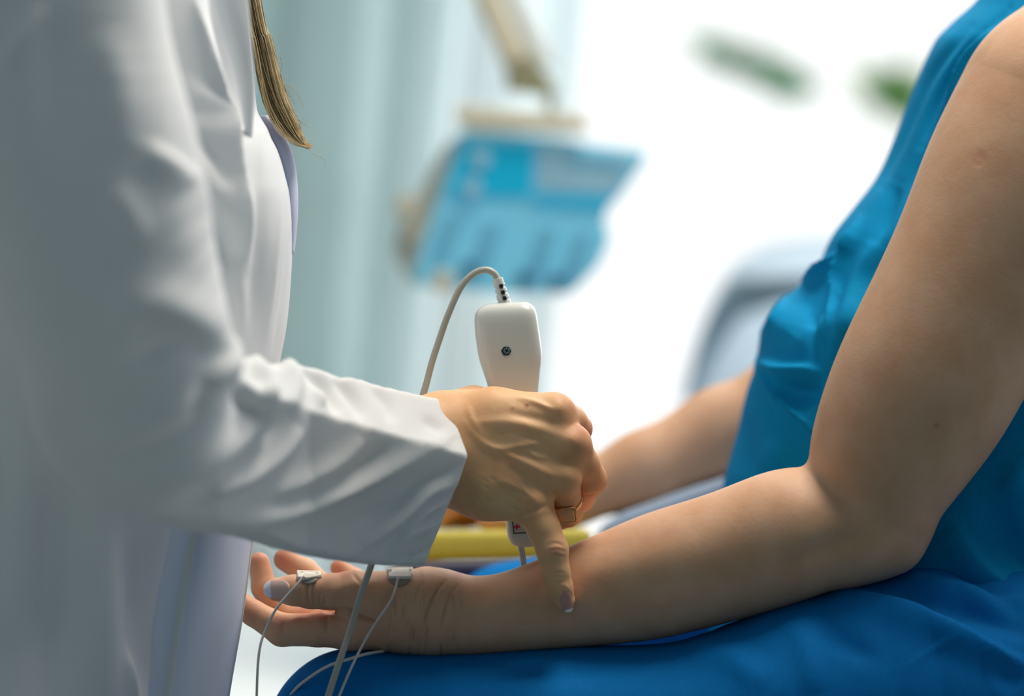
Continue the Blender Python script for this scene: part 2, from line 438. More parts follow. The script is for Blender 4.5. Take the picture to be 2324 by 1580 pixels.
# ---- pleated curtain, tall panel of soft folds in front of the glass
M['curtain2'] = mat('sheer_curtain_cloth', (238, 244, 244), rough=0.9, trans=0.80, spec=0.1, noise=0.03, nscale=4)
M['curtain'] = mat('curtain_cloth', (238, 247, 247), rough=0.9, trans=0.76, spec=0.1, noise=0.05, nscale=4)
def curtain(name, x0, x1, y, z0, z1, folds, amp, label, seed):
    r = np.random.default_rng(seed); nx, nz = folds * 14, 24
    ph = np.cumsum(r.uniform(0.7, 1.3, nx)); ph = ph / ph[-1] * folds * 2 * math.pi
    am = amp * (0.6 + 0.5 * np.sin(np.linspace(0, 5, nx) + seed))
    V = []
    for j in range(nz):
        t = j / (nz - 1); 
        for i in range(nx):
            s = i / (nx - 1)
            V.append((x0 + (x1 - x0) * s + 0.012 * math.sin(ph[i] * 2 + t), y + am[i] * math.sin(ph[i] + 0.5 * t) * (0.75 + 0.35 * (1 - t)), z0 + (z1 - z0) * t))
    F = [(j * nx + i, j * nx + i + 1, (j + 1) * nx + i + 1, (j + 1) * nx + i) for j in range(nz - 1) for i in range(nx - 1)]
    o = mk(name, V, F, M['curtain'] if seed == 3 else M['curtain2']); solid(o, 0.0015)
    tag(o, label, 'curtain'); return o
curtain('curtain', -1.35, -0.13, 3.25, 0.60, 2.55, 8, 0.08, 'grey-blue pleated curtain panel nearest the practitioner in the white coat', 3)
curtain('curtain', -1.40, 0.055, 3.40, 0.04, 2.55, 12, 0.03, 'pale sheer floor-length curtain hanging behind the grey-blue one, reaching the bright window', 5)
rail = wtube('curtain_rail', [(-1.4, 3.3, 2.57), (0.2, 3.3, 2.57), (2.6, 3.3, 2.57)], 0.014, M['steel'])
tag(rail, 'steel curtain rail running above the pleated curtains', 'curtain rail')

# ================================================================== PATIENT
ZC = 110
FA = [(2000, 1180, 95, 112), (1930, 1188, 92, 128), (1800, 1212, 92, 153), (1650, 1262, 98, 147), (1500, 1304, 104, 143), (1400, 1332, 106, 130),
      (1290, 1360, ZC, 112), (1150, 1393, ZC, 92), (1060, 1398, ZC, 93), (980, 1390, 105, 96)]
UA = [(2440, 270, 205, 274), (2345, 430, 165, 260), (2250, 590, 125, 228), (2163, 750, 105, 216), (2078, 915, 95, 209), (1984, 1098, 95, 168), (1975, 1185, 95, 118)]
FAs = catmull(FA, 3); UAs = catmull(UA, 5)
def f_hand_b(p):
    palm = chain(p, [(980, 1392, 110, 94), (900, 1400, 95, 82), (800, 1426, 72, 50)], 20)
    palm = smin(palm, chain(p, [(980, 1388, 150, 84), (795, 1418, 150, 46)], 20), 34)
    palm = smin(palm, chain(p, [(975, 1380, 190, 74), (800, 1402, 225, 44)], 20), 34)
    palm = smin(palm, chain(p, [(965, 1362, 200, 72), (815, 1382, 290, 40)], 20), 34)
    fs = [
        (chain(p, [(905, 1372, 70, 80), (800, 1346, 35, 50), (752, 1344, 26, 41), (705, 1343, 20, 38), (665, 1340, 16, 34), (628, 1338, 14, 27)], 10), 26),
        (chain(p, [(800, 1428, 70, 47), (720, 1430, 70, 38), (640, 1430, 75, 37), (575, 1392, 90, 29), (522, 1352, 100, 25)], 8), 18),
        (chain(p, [(795, 1420, 150, 44), (648, 1398, 160, 33), (600, 1335, 168, 29), (588, 1278, 176, 24)], 8), 14),
        (chain(p, [(800, 1405, 225, 42), (742, 1345, 240, 33), (692, 1297, 250, 29), (646, 1270, 255, 25)], 8), 14),
        (chain(p, [(815, 1385, 290, 38), (805, 1318, 305, 27), (770, 1290, 310, 21)], 8), 14)]
    d = palm
    for g, k in fs: d = np.minimum(d, smin(palm, g, k))
    return d
def f_arm_b(p):
    d = smin(limb(p, FA), f_hand_b(p), 36)
    ua = limb(p, UA)
    d = smin(d, ua, 34)
    d = smin(d, chain(p, [(2025, 1232, 90, 62), (1930, 1262, 85, 62)]), 46)      # point of the elbow
    d = smin(d, chain(p, [(2450, 250, 240, 230), (2560, -60, 700, 190)], 40), 60)
    return d
def xw(q):      # finer sampling towards the hand
    return np.where(q < 0, q * 0.62 + 1100, 1100 + np.where(q < 300, q * 0.62 + 0.53 * q * q / 600, 265.5 + (q - 300) * 1.15))
def warp(P): P = np.array(P, float); P[:, 0] = xw(P[:, 0]); return P
V, F = surfnet(lambda p: f_arm_b(warp(p)), (-1020, -60, -180), (1420, 1560, 640), 5.6, slack=1.1)
V = warp(V)
arm_strokes = [
    # wrist creases and the fine skin lines beside them
    ([(1010, 1318), (985, 1350), (968, 1395), (960, 1430)], 3.5, -4.5), ([(1045, 1322), (1020, 1352), (1005, 1400), (1000, 1440)], 3.0, -3.0),
    ([(960, 1322), (945, 1345), (938, 1372)], 3.0, -2.0), ([(900, 1345), (880, 1362), (862, 1368)], 4, -2.0),
    # thumb: joint creases, tendon, web
    ([(700, 1318), (697, 1345), (702, 1372)], 3.2, -5), ([(712, 1316), (710, 1345), (714, 1374)], 3.0, -4), ([(740, 1350), (736, 1366), (740, 1380)], 3, -2.5),
    ([(728, 1345), (724, 1360), (728, 1376)], 3, -2.5), ([(760, 1350), (765, 1372)], 4, -2),
    ([(740, 1388), (790, 1388), (815, 1402), (850, 1412)], 5, -9), ([(745, 1350), (800, 1330), (860, 1325)], 14, 3.5), ([(800, 1300), (822, 1335)], 4, -2),
    ([(790, 1393), (820, 1404), (862, 1418)], 2.6, -6), ([(690, 1402), (650, 1412)], 6, 2), ([(740, 1395), (742, 1440)], 5, -3), ([(765, 1415), (790, 1450), (800, 1465)], 8, -3), ([(645, 1412), (640, 1440)], 7, -3),
    # forearm: the pressed dimple, muscle lines, elbow fold
    ([(1283, 1392), (1284, 1393)], 34, -9, 'dot'), ([(1308, 1330), (1312, 1380), (1290, 1405)], 12, 3), 
    ([(1960, 1215), (1890, 1235), (1820, 1270), (1760, 1300)], 22, -12), ([(1815, 1080), (1880, 1110), (1930, 1160)], 40, -6),
    ([(2030, 1240), (1930, 1285)], 34, 9), ([(1180, 1345), (1400, 1290), (1600, 1240)], 40, 4),
    ([(2215, 340), (2232, 352), (2230, 372), (2212, 372), (2206, 352)], 4, -0.8), ([(2223, 356), (2224, 357)], 9, -1.2, 'dot'), ([(2126, 966), (2127, 967)], 5, 1.5, 'dot'),
]
for _ in range(46):          # fine cross-wrinkles of the wrist and thumb root
    x, y = random.uniform(880, 1050), random.uniform(1330, 1470); a = random.uniform(1.15, 1.7); L_ = random.uniform(18, 46)
    arm_strokes.append(([(x, y), (x - L_ * math.cos(a) * 0.8, y + L_ * math.sin(a))], 2.6, -random.uniform(1.2, 2.6)))
V = sculpt(V, F, [(q[0], q[1], q[2] * (1.7 if q[0][0][0] < 1100 else 1)) + tuple(q[3:]) for q in arm_strokes], zmax=260)
mark = np.zeros(len(V))
def spot(V, mark, x, y, r, a, zmax=1e9, pw=2):
    d = np.hypot(V[:, 0] - x, V[:, 1] - y); g = a * np.exp(-(d / r) ** pw) * (V[:, 2] < zmax); return np.maximum(mark, g)
for x, y, r, a in ((640, 1262, 34, .55), (590, 1262, 30, .5), (770, 1282, 26, .6), (560, 1378, 40, .3), (690, 1392, 30, .45), (735, 1394, 20, .5), (640, 1410, 26, .3),
                   (2126, 966, 5, .8), (2222, 356, 16, .25), (1040, 1302, 12, .6), (720, 1345, 30, .12)):
    mark = spot(V, mark, x, y, r, a)
V1, F1, m1_ = V, F, mark
# far arm and the trunk under the clothes: same body
def f_far(p):
    d = chain(p, [(2240, 520, 1180, 150), (2000, 850, 1400, 118), (1790, 925, 1400, 112), (1640, 985, 1380, 100), (1460, 1070, 1330, 84), (1290, 1128, 1290, 62), (1230, 1145, 1290, 56)], 40)
    palm = chain(p, [(1240, 1140, 1280, 56), (1130, 1152, 1250, 50)], 20)
    palm = smin(palm, chain(p, [(1240, 1150, 1330, 52), (1140, 1160, 1340, 44)], 20), 30)
    d = smin(d, palm, 30)
    for g in ([(1130, 1148, 1230, 36), (1075, 1132, 1222, 30), (1020, 1150, 1225, 27), (1000, 1178, 1240, 23)],
              [(1130, 1158, 1270, 34), (1065, 1150, 1270, 29), (1010, 1172, 1275, 26)],
              [(1135, 1166, 1320, 32), (1070, 1160, 1320, 27), (1020, 1180, 1320, 24)],
              [(1140, 1170, 1370, 28), (1090, 1170, 1370, 24), (1050, 1184, 1370, 20)],
              [(1210, 1140, 1230, 34), (1150, 1170, 1195, 28), (1105, 1182, 1185, 23)]):
        d = np.minimum(d, smin(palm, chain(p, g, 8), 14))
    tr = sweep(p, [(2600, 60, 820, 240, 560), (2420, 500, 820, 330, 560), (2240, 1000, 820, 360, 560), (2150, 1350, 820, 360, 600)])
    nk = chain(p, [(2480, 60, 820, 170), (2420, -190, 820, 135), (2400, -330, 820, 130)], 30)
    d = smin(d, smin(tr, nk, 60), 60)
    return d
V2, F2 = surfnet(f_far, (960, -420, 120), (2900, 1760, 1620), 16)
mk2 = np.zeros(len(V2))
for x, y, r, a in ((1040, 1150, 60, .6), (1090, 1165, 40, .3)): mk2 = spot(V2, mk2, x, y, r, a)
patient = empty('person', tuple(W(2150, 1900, 600)))
tag(patient, 'seated person in sleeveless blue top and trousers, forearm resting palm up on thigh', 'person')
body_b = mk('body', to_world(np.vstack([V1, V2])), np.vstack([F1, F2 + len(V1)]), M['skin_b'], patient); 
at = body_b.data.attributes.new('mark', 'FLOAT', 'POINT'); at.data.foreach_set('value', np.concatenate([m1_, mk2]).astype(np.float32))


# fingernails
def nail(parent, f, c, axis, wid, ln, mt, z=None, curve=0.55, lift=2.0, name='fingernail', tilt=0.0):
    """curved plate on the finger surface; c centre (x,y), axis 2-D towards the tip"""
    ax = np.array(axis, float); ax /= np.linalg.norm(ax); px = np.array([-ax[1], ax[0]])
    nu, nv = 13, 17; V = []; al = []
    for j in range(nv):
        v = -1 + 2 * j / (nv - 1)
        hw = wid / 2 * max(0.05, 1 - abs(v) ** 2.8) ** 0.5
        for i in range(nu):
            u = -1 + 2 * i / (nu - 1)
            q = np.array(c) + ax * v * ln / 2 + px * u * hw
            V.append([q[0], q[1], 0]); al.append((v + 1) / 2)
    V = np.array(V)
    z_ = snapz(f, V[:, 0], V[:, 1]); zc_ = snapz(f, [c[0]], [c[1]])[0]
    uu = np.tile(np.linspace(-1, 1, nu), nv); vv = np.repeat(np.linspace(-1, 1, nv), nu)
    ideal = zc_ + curve * wid * 0.30 * uu ** 2 + tilt * vv * ln / 2
    V[:, 2] = np.minimum(z_, ideal + 4) * 0.5 + ideal * 0.5 - lift
    Fq = [(j * nu + i, j * nu + i + 1, (j + 1) * nu + i + 1, (j + 1) * nu + i) for j in range(nv - 1) for i in range(nu - 1)]
    o = mk(name, to_world(V), [q[::-1] for q in Fq], mt, parent)
    a = o.data.attributes.new('along', 'FLOAT', 'POINT'); a.data.foreach_set('value', np.array(al, np.float32))
    solid(o, 0.0007, 0); sub(o, 1); return o
nail(body_b, f_arm_b, (628, 1337), (-1, 0.06), 42, 60, M['nail_b'], tilt=0.22, lift=2)['label'] = 'long pale thumbnail'

# blue sleeveless top
XL = [(-300, 2330), (-60, 2240), (0, 2213), (60, 2150), (100, 2118), (200, 2072), (300, 2033), (400, 1990), (470, 1938), (540, 1885), (630, 1846), (680, 1800), (715, 1752), (745, 1728), (800, 1719),
      (840, 1712), (880, 1697), (1000, 1665), (1105, 1640), (1250, 1610), (1500, 1600)]
def f_top(p):
    y = p[:, 1]; xl = interp(y, XL)
    wdt = interp(y, [(-300, 260), (0, 330), (300, 430), (700, 560), (1000, 700), (1400, 900)]) 
    zc = 800; b = interp(y, [(-300, 420), (-60, 560), (200, 610), (700, 640), (1100, 660), (1400, 700)])
    c = xl + wdt
    ex = np.abs(p[:, 0] - c) / wdt; ez = np.abs(p[:, 2] - zc) / b
    d = ((ex ** 2.3 + ez ** 2.3) ** (1 / 2.3) - 1) * np.minimum(wdt, b) * 0.72
    d = smax(d, -200 - y, 20)
    d = smax(d, y - 1480, 30)
    # cut the armhole away around the shoulder, leave a hem
    ah = chain(p, [(2445, 270, 175, 288), (2348, 430, 140, 276), (2252, 590, 100, 242), (2165, 750, 70, 216), (2080, 915, 40, 200)], 10)
    d = smax(d, -ah, 10)
    # neckline
    nk = chain(p, [(2420, -190, 820, 210), (2260, -140, 820, 200)], 30)
    return smax(d, -nk, 14)
V, F = surfnet(f_top, (1560, -230, 80), (3000, 1540, 1560), 7)
top_strokes = [
    ([(1952, 498), (1908, 618), (1873, 722)], 6, 20, 's'), ([(1936, 543), (1870, 612), (1794, 684), (1735, 752)], 6, 21, 's'),
    ([(1900, 655), (1840, 700), (1790, 760)], 26, -12), ([(1920, 560), (1895, 600)], 18, -8), ([(1835, 690), (1838, 760), (1858, 815)], 12, -8),
    ([(1722, 818), (1775, 838), (1837, 838), (1870, 850)], 14, 16, 'h'), ([(1760, 880), (1830, 890), (1862, 900)], 30, -20),
    ([(1724, 838), (1755, 892), (1834, 959), (1860, 1000)], 6, 16, 's'), ([(1700, 930), (1690, 1080)], 30, -6), ([(1770, 980), (1750, 1080)], 30, 6),
    ([(2000, 420), (2050, 300), (2110, 170), (2200, 60)], 12, -9), ([(2150, 240), (2190, 140), (2260, 50)], 10, 12, 's'), ([(2090, 330), (2130, 215), (2200, 105), (2290, 20)], 9, -10),
    ([(1990, 540), (1930, 700), (1890, 830)], 22, 12), ([(2040, 420), (1975, 560)], 16, -10),
    # side and back under the upper arm
    ([(2160, 1185), (2230, 1280), (2330, 1360)], 26, 20, 'h'), ([(2240, 1120), (2300, 1240), (2400, 1330)], 40, -18), ([(2324, 1050), (2290, 1130)], 30, 14),
]
V = sculpt(V, F, [(q[0], q[1], q[2] * 1.8) + tuple(q[3:]) for q in top_strokes])
top = mk('sleeveless_top', to_world(V), F, M['shirt'], patient, label='bright blue sleeveless cotton top with folds at the waist')

# trousers
def f_pants(p):
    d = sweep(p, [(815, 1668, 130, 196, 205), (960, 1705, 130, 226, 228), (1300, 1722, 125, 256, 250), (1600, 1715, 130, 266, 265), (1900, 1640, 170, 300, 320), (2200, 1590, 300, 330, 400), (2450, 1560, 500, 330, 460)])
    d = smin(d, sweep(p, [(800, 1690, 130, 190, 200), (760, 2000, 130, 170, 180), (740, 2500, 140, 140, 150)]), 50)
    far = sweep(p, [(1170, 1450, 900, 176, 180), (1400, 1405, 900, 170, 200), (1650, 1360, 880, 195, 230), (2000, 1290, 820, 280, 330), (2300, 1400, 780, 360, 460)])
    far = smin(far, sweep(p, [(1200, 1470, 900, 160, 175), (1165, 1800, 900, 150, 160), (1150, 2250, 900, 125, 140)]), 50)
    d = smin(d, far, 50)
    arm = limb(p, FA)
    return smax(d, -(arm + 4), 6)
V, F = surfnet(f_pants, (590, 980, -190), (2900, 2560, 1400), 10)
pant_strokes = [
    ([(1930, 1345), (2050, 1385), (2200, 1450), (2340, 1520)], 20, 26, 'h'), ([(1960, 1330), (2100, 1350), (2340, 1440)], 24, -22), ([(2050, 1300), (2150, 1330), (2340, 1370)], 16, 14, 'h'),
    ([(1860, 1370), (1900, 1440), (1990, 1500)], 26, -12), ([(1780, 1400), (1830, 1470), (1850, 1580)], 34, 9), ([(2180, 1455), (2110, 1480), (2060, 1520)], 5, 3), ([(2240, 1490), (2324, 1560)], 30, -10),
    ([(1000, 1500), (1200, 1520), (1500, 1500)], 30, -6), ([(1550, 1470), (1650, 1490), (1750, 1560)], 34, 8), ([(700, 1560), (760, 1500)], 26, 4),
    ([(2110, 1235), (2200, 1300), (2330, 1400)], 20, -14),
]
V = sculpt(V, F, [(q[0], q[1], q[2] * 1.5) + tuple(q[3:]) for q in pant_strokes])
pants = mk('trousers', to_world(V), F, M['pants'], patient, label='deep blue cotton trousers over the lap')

# ================================================================== PRACTITIONER
def f_hand_a(p):
    q = p.copy()
    pal = chain(p, [(700, 1035, -300, 105), (880, 1005, -110, 88), (985, 985, -30, 80), (1120, 950, -18, 66), (1255, 940, -18, 48)], 30)
    pal = smin(pal, chain(p, [(700, 1045, -300, 105), (880, 1040, -110, 92), (985, 1055, -30, 84), (1100, 1105, -22, 72), (1205, 1145, -28, 45)], 30), 30)
    pal = smin(pal, chain(p, [(1000, 1010, -28, 82), (1180, 985, -26, 58), (1296, 1008, -24, 45)], 30), 30)
    pal = smin(pal, chain(p, [(1000, 1030, -28, 82), (1160, 1065, -28, 58), (1276, 1082, -28, 43)], 30), 30)
    fs = [
        (chain(p, [(1260, 940, -16, 46), (1295, 958, 40, 37), (1309, 973, 92, 34), (1296, 985, 160, 29), (1245, 985, 205, 25)], 10), 16),
        (chain(p, [(1296, 1010, -22, 43), (1322, 1052, 20, 37), (1338, 1088, 62, 38), (1318, 1130, 120, 31), (1275, 1130, 185, 26)], 10), 16),
        (chain(p, [(1276, 1085, -26, 41), (1283, 1125, 20, 35), (1288, 1162, 76, 34), (1272, 1172, 140, 29), (1230, 1150, 190, 24)], 10), 14),
        (chain(p, [(1208, 1140, -32, 44), (1234, 1200, -44, 37), (1253, 1248, -50, 36), (1262, 1300, -44, 31), (1270, 1335, -36, 30), (1281, 1362, -28, 24)], 9), 22),
        (chain(p, [(1010, 960, 0, 72), (1075, 935, 62, 58), (1140, 935, 150, 38), (1200, 950, 195, 32), (1240, 960, 205, 27)], 12), 30)]
    d = pal
    for g, k in fs: d = np.minimum(d, smin(pal, g, k))
    return d
V, F = surfnet(f_hand_a, (640, 830, -430), (1420, 1430, 300), 4.5)
hand_strokes = [
    # tendons and veins on the back of the hand
    ([(1170, 902), (1215, 914), (1262, 934)], 7, 6), ([(1070, 960), (1150, 958), (1230, 975), (1290, 995)], 11, 4.5),
    ([(1055, 960), (1090, 1000), (1130, 1018), (1190, 1010), (1240, 1002)], 8, 5.5), ([(1110, 1015), (1170, 1040), (1230, 1068), (1262, 1085)], 9, 5),
    ([(1180, 1010), (1215, 1035), (1250, 1040)], 6, 4), ([(1060, 920), (1075, 960), (1100, 995)], 8, 3.5), ([(1130, 1090), (1180, 1110), (1215, 1140)], 10, 4),
    # hollows between them
    ([(1150, 935), (1220, 950), (1280, 962)], 10, -4.5), ([(1120, 985), (1180, 982), (1270, 1025)], 9, -4.5), ([(1150, 1058), (1210, 1090), (1250, 1118)], 11, -5.5), ([(1270, 1040), (1305, 1048)], 9, -6),
    # knuckles
    ([(1268, 925), (1269, 926)], 16, 5, 'dot'), ([(1300, 1000), (1301, 1001)], 18, 5, 'dot'), ([(1282, 1080), (1283, 1081)], 18, 5, 'dot'), ([(1218, 1135), (1219, 1136)], 16, 4, 'dot'),
    ([(1205, 1165), (1240, 1148), (1262, 1150)], 5, -4), ([(1175, 1175), (1200, 1165), (1222, 1150)], 4, -3.5), ([(1252, 1130), (1262, 1160)], 6, -6), ([(1150, 1150), (1180, 1160)], 4, -2.5),
    # little finger joints
    ([(1240, 1238), (1262, 1234), (1284, 1240)], 3.2, -3.2), ([(1242, 1250), (1264, 1248), (1286, 1253)], 3.0, -3.2), ([(1244, 1262), (1264, 1261), (1284, 1265)], 3, -2.4), ([(1262, 1249), (1263, 1250)], 13, 2.8, 'dot'),
    ([(1246, 1303), (1265, 1300), (1284, 1303)], 2.8, -2.6), ([(1248, 1311), (1266, 1309), (1286, 1312)], 2.6, -2.0), ([(1262, 1342), (1268, 1330), (1284, 1330), (1296, 1344)], 3.5, 2.2),
    ([(1315, 1120), (1335, 1125), (1355, 1118)], 3, -2.5), ([(1310, 1135), (1330, 1142), (1350, 1136)], 3, -2), ([(1060, 1120), (1090, 1135)], 5, -2),
    ([(1196, 919), (1197, 920)], 4.5, 1.6, 'dot'), ([(1163, 925), (1164, 926)], 4, 1.0, 'dot'),
]
for _ in range(30):
    x, y = random.uniform(1050, 1190), random.uniform(1080, 1160); L_ = random.uniform(14, 34)
    hand_strokes.append(([(x, y), (x + L_ * 0.75, y + L_ * random.uniform(0.3, 0.8))], 2.6, -random.uniform(0.6, 1.3)))
V = sculpt(V, F, hand_strokes, zmax=110)
mark = np.zeros(len(V))
for x, y, r, a in ((1263, 1250, 15, .45), (1196, 919, 4.5, 1.0), (1163, 925, 3.5, .7), (1300, 925, 22, .35), (1318, 1010, 26, .35), (1350, 1085, 34, .35), (1318, 975, 30, .5), (1276, 905, 18, .3),
                   (1285, 1190, 16, .4), (1320, 1140, 24, .35), (1207, 930, 3, .5), (1140, 985, 3, .4)):
    mark = spot(V, mark, x, y, r, a)
doctor = empty('person', tuple(W(150, 2200, -200)))
tag(doctor, 'standing person in a long white coat, hand pressing a probe to a forearm', 'person')
body_a = mk('body', to_world(V), F, M['skin_a'], doctor)
at = body_a.data.attributes.new('mark', 'FLOAT', 'POINT'); at.data.foreach_set('value', mark.astype(np.float32)); sub(body_a)
nail(body_a, f_hand_a, (1285, 1364), (0.30, 1), 27, 54, M['nail_a'], curve=0.7, tilt=0.25, lift=2.5)['label'] = 'manicured little-finger nail with a white tip'

# ---- ring on the ring finger
ax = np.array([10, 77, 100.0]); ax /= np.linalg.norm(ax); rc = np.array([1283, 1132, 30.0]); RR = 38.5
e1 = np.cross(ax, [1, 0, 0]); e1 /= np.linalg.norm(e1); e2 = np.cross(ax, e1)
if (e1[1] < 0): e1 = -e1                       # towards the bottom front
th = np.linspace(0, 2 * math.pi, 49)[:-1]
P = np.array([rc + RR * (math.cos(t) * e1 + math.sin(t) * e2) for t in th]); P = np.vstack([P, P[:1]])
rad = np.concatenate([3.2 + 2.4 * np.clip(np.cos(th), 0, 1) ** 2, [5.6]])
Vr, Fr = tube_pts(P, rad, 10, caps=False)
Vr = rc + (Vr - rc) + ((Vr - rc) @ ax)[:, None] * ax * 0.5
ringo = mk('ring', to_world(Vr), Fr, M['gold'], body_a, label='gold ring with a square amber stone'); 
gc = rc + e1 * (RR + 9)
gx = np.array([1.0, -0.12, 0.0]); gn = e1 * 0.75 + np.array([0.1, 0.05, -0.62]); gn /= np.linalg.norm(gn); gx -= gn * (gx @ gn); gx /= np.linalg.norm(gx); gy = np.cross(gn, gx)
def gem_layers(levels):
    V, F = [], []
    for (hx, hy, hz, c) in levels:
        o8 = [(hx, hy - c), (hx - c, hy), (-hx + c, hy), (-hx, hy - c), (-hx, -hy + c), (-hx + c, -hy), (hx - c, -hy), (hx, -hy + c)]
        V += [gc + gx * a + gy * b + gn * hz for a, b in o8]
    n = len(levels)
    for i in range(n - 1): F += [(i * 8 + k, i * 8 + (k + 1) % 8, (i + 1) * 8 + (k + 1) % 8, (i + 1) * 8 + k) for k in range(8)]
    F += [tuple(range(8))[::-1], tuple(range((n - 1) * 8, n * 8))]
    return to_world(np.array(V)), F
v_, f_ = gem_layers([(10, 8, -8, 2), (22, 17, 0, 3), (23, 18, 3, 3), (18, 13.5, 8, 2.5), (12, 9, 10.5, 2)])
mk('gemstone', v_, f_, M['gem'], ringo, False, 'square amber stone')
loop = [gc + gx * a + gy * b + gn * 3 for a, b in ((24, 19), (0, 19), (-24, 19), (-24, 0), (-24, -19), (0, -19), (24, -19), (24, 0), (24, 19))]
v_, f_ = tube_pts(np.array(loop), 2.3, 8); 
allv, allf = [v_], list(f_); off = len(v_)
for a, b in ((21, 16), (-21, 16), (-21, -16), (21, -16)):
    v2, f2 = tube_pts(np.array([gc + gx * a * 0.5 + gy * b * 0.5 - gn * 12, gc + gx * a + gy * b - gn * 3, gc + gx * (a + 1) + gy * (b + 1) + gn * 6]), 2.4, 8)
    allv.append(v2); allf += [tuple(i + off for i in q) for q in f2]; off += len(v2)
mk('setting', to_world(np.vstack(allv)), allf, M['gold'], ringo)

# ---- white coat: sleeve nearest the camera
YC = [(560, 885), (640, 908), (700, 930), (850, 974), (1060, 1035), (1200, 1075)]
def f_sleeve(p):
    up = sweep(p, [(70, -480, -760, 250, 220), (70, -300, -840, 290, 250), (95, -100, -900, 268, 240), (125, 120, -920, 262, 235), (165, 330, -930, 266, 235), (222, 560, -920, 258, 230), (280, 760, -860, 240, 225), (318, 930, -770, 214, 215)], e=2.9)
    fa = sweep(p, [(270, 900, -830, 205, 215), (400, 985, -670, 208, 205), (560, 1022, -500, 200, 190), (700, 1045, -360, 214, 165), (850, 1076, -215, 206, 140), (980, 1093, -90, 192, 128), (1080, 1110, 0, 190, 125)])
    x, y, z = p[:, 0], p[:, 1], p[:, 2]
    yc = interp(x, YC); zc = interp(x, [(500, -690), (700, -515), (850, -350), (1060, -165), (1150, -80)])
    zc = zc - np.clip(700 - x, 0, 500) * 0.6
    pl1 = (zc + 1.35 * (yc - y) - z) / 1.68
    pl2 = (zc + 0.36 * (y - yc) - z) / 1.06
    fa = smax(fa, smax(pl1, pl2, 5), 10)
    # upper edge of the forearm sleeve
    ytop = interp(x, [(400, 780), (520, 795), (600, 792), (660, 806), (720, 828), (765, 850), (800, 846), (850, 850), (920, 870), (985, 884), (1012, 896), (1100, 930)])
    fa = smax(fa, (ytop - y) * 0.96, 18)
    d = smin(up, fa, 60)
    fa0 = d
    cut1 = (x - (1062 - 0.40 * (y - 1035))) * 0.93; cut2 = (x - (1062 + 0.38 * (y - 1035))) * 0.93
    d = smax(d, smax(cut1, cut2, 4), 5)
    cav = smax(fa0 + 34, 840 - x, 10)
    d = smax(d, -cav, 3)
    return d
V, F = surfnet(f_sleeve, (-260, -820, -1210), (1110, 1330, 190), 9)
sl = [
    # seam and long fold down the front of the upper sleeve
    ([(372, -20), (400, 130), (430, 300), (470, 480), (520, 620), (548, 720)], 12, 14, 's'),
    ([(330, 330), (390, 370), (440, 420)], 20, 14, 'h'), ([(250, 420), (290, 480), (320, 560)], 34, 10), ([(230, 60), (270, 200), (280, 350)], 46, 8),
    ([(120, 30), (130, 200), (130, 420)], 40, -7), ([(100, 10), (50, 90), (0, 160)], 14, 12, 's'), 
    ([(260, 760), (330, 700), (410, 715), (500, 775)], 30, 22, 'H'), ([(290, 820), (400, 790), (490, 800)], 26, -16),
    # the bunch of folds in the crook
    ([(470, 890), (500, 850), (530, 790), (545, 720)], 17, 24), ([(560, 800), (600, 870), (608, 950), (590, 975)], 15, 22), ([(520, 830), (545, 880), (600, 905)], 14, 16),
    ([(640, 800), (665, 860), (668, 930)], 15, 15), ([(535, 880), (560, 925), (600, 940)], 12, -22), ([(480, 860), (460, 900), (440, 960)], 20, -16), ([(630, 900), (622, 960), (600, 1000)], 12, -12),
    # drags from the crook over the elbow
    ([(480, 880), (400, 930), (300, 980), (200, 1010)], 18, 18, 'h'), ([(470, 950), (380, 1000), (260, 1030)], 22, -12), ([(600, 955), (520, 1020), (420, 1080), (310, 1110)], 15, 17, 'h'),
    ([(600, 1010), (500, 1090), (400, 1130)], 18, -9), ([(690, 970), (640, 1030), (560, 1090), (470, 1130)], 14, 16, 'h'), ([(830, 995), (770, 1050), (690, 1095), (610, 1130)], 13, 13, 'h'),
    ([(1010, 1005), (900, 1062), (780, 1120), (660, 1172), (540, 1205)], 15, 17, 'h'), ([(880, 1010), (820, 1060), (740, 1110)], 14, -8),
    ([(1045, 1050), (960, 1095), (890, 1150), (800, 1190)], 14, -9), ([(1036, 1100), (970, 1125), (900, 1190), (820, 1250)], 11, 11, 'h'), ([(1015, 1140), (960, 1170), (910, 1220)], 8, 8, 'h'),
    ([(990, 1185), (930, 1215), (880, 1270)], 12, 8), ([(760, 1180), (640, 1215), (500, 1200)], 26, -6),
    # top panel folds
    ([(690, 835), (740, 880), (775, 940)], 14, -14), ([(760, 855), (800, 900), (825, 950)], 14, -12), ([(850, 880), (880, 920), (890, 960)], 14, -7), ([(715, 880), (735, 925)], 12, 10), ([(960, 950), (1010, 985)], 14, -5),
    ([(985, 1235), (935, 1262), (885, 1262)], 4, -4), ([(960, 1290), (1010, 1200), (1046, 1085), (1052, 1040)], 4, 3), 
]
V = sculpt(V, F, [(q[0], q[1] * 1.05, q[2] * 1.5) + tuple(q[3:]) for q in sl])
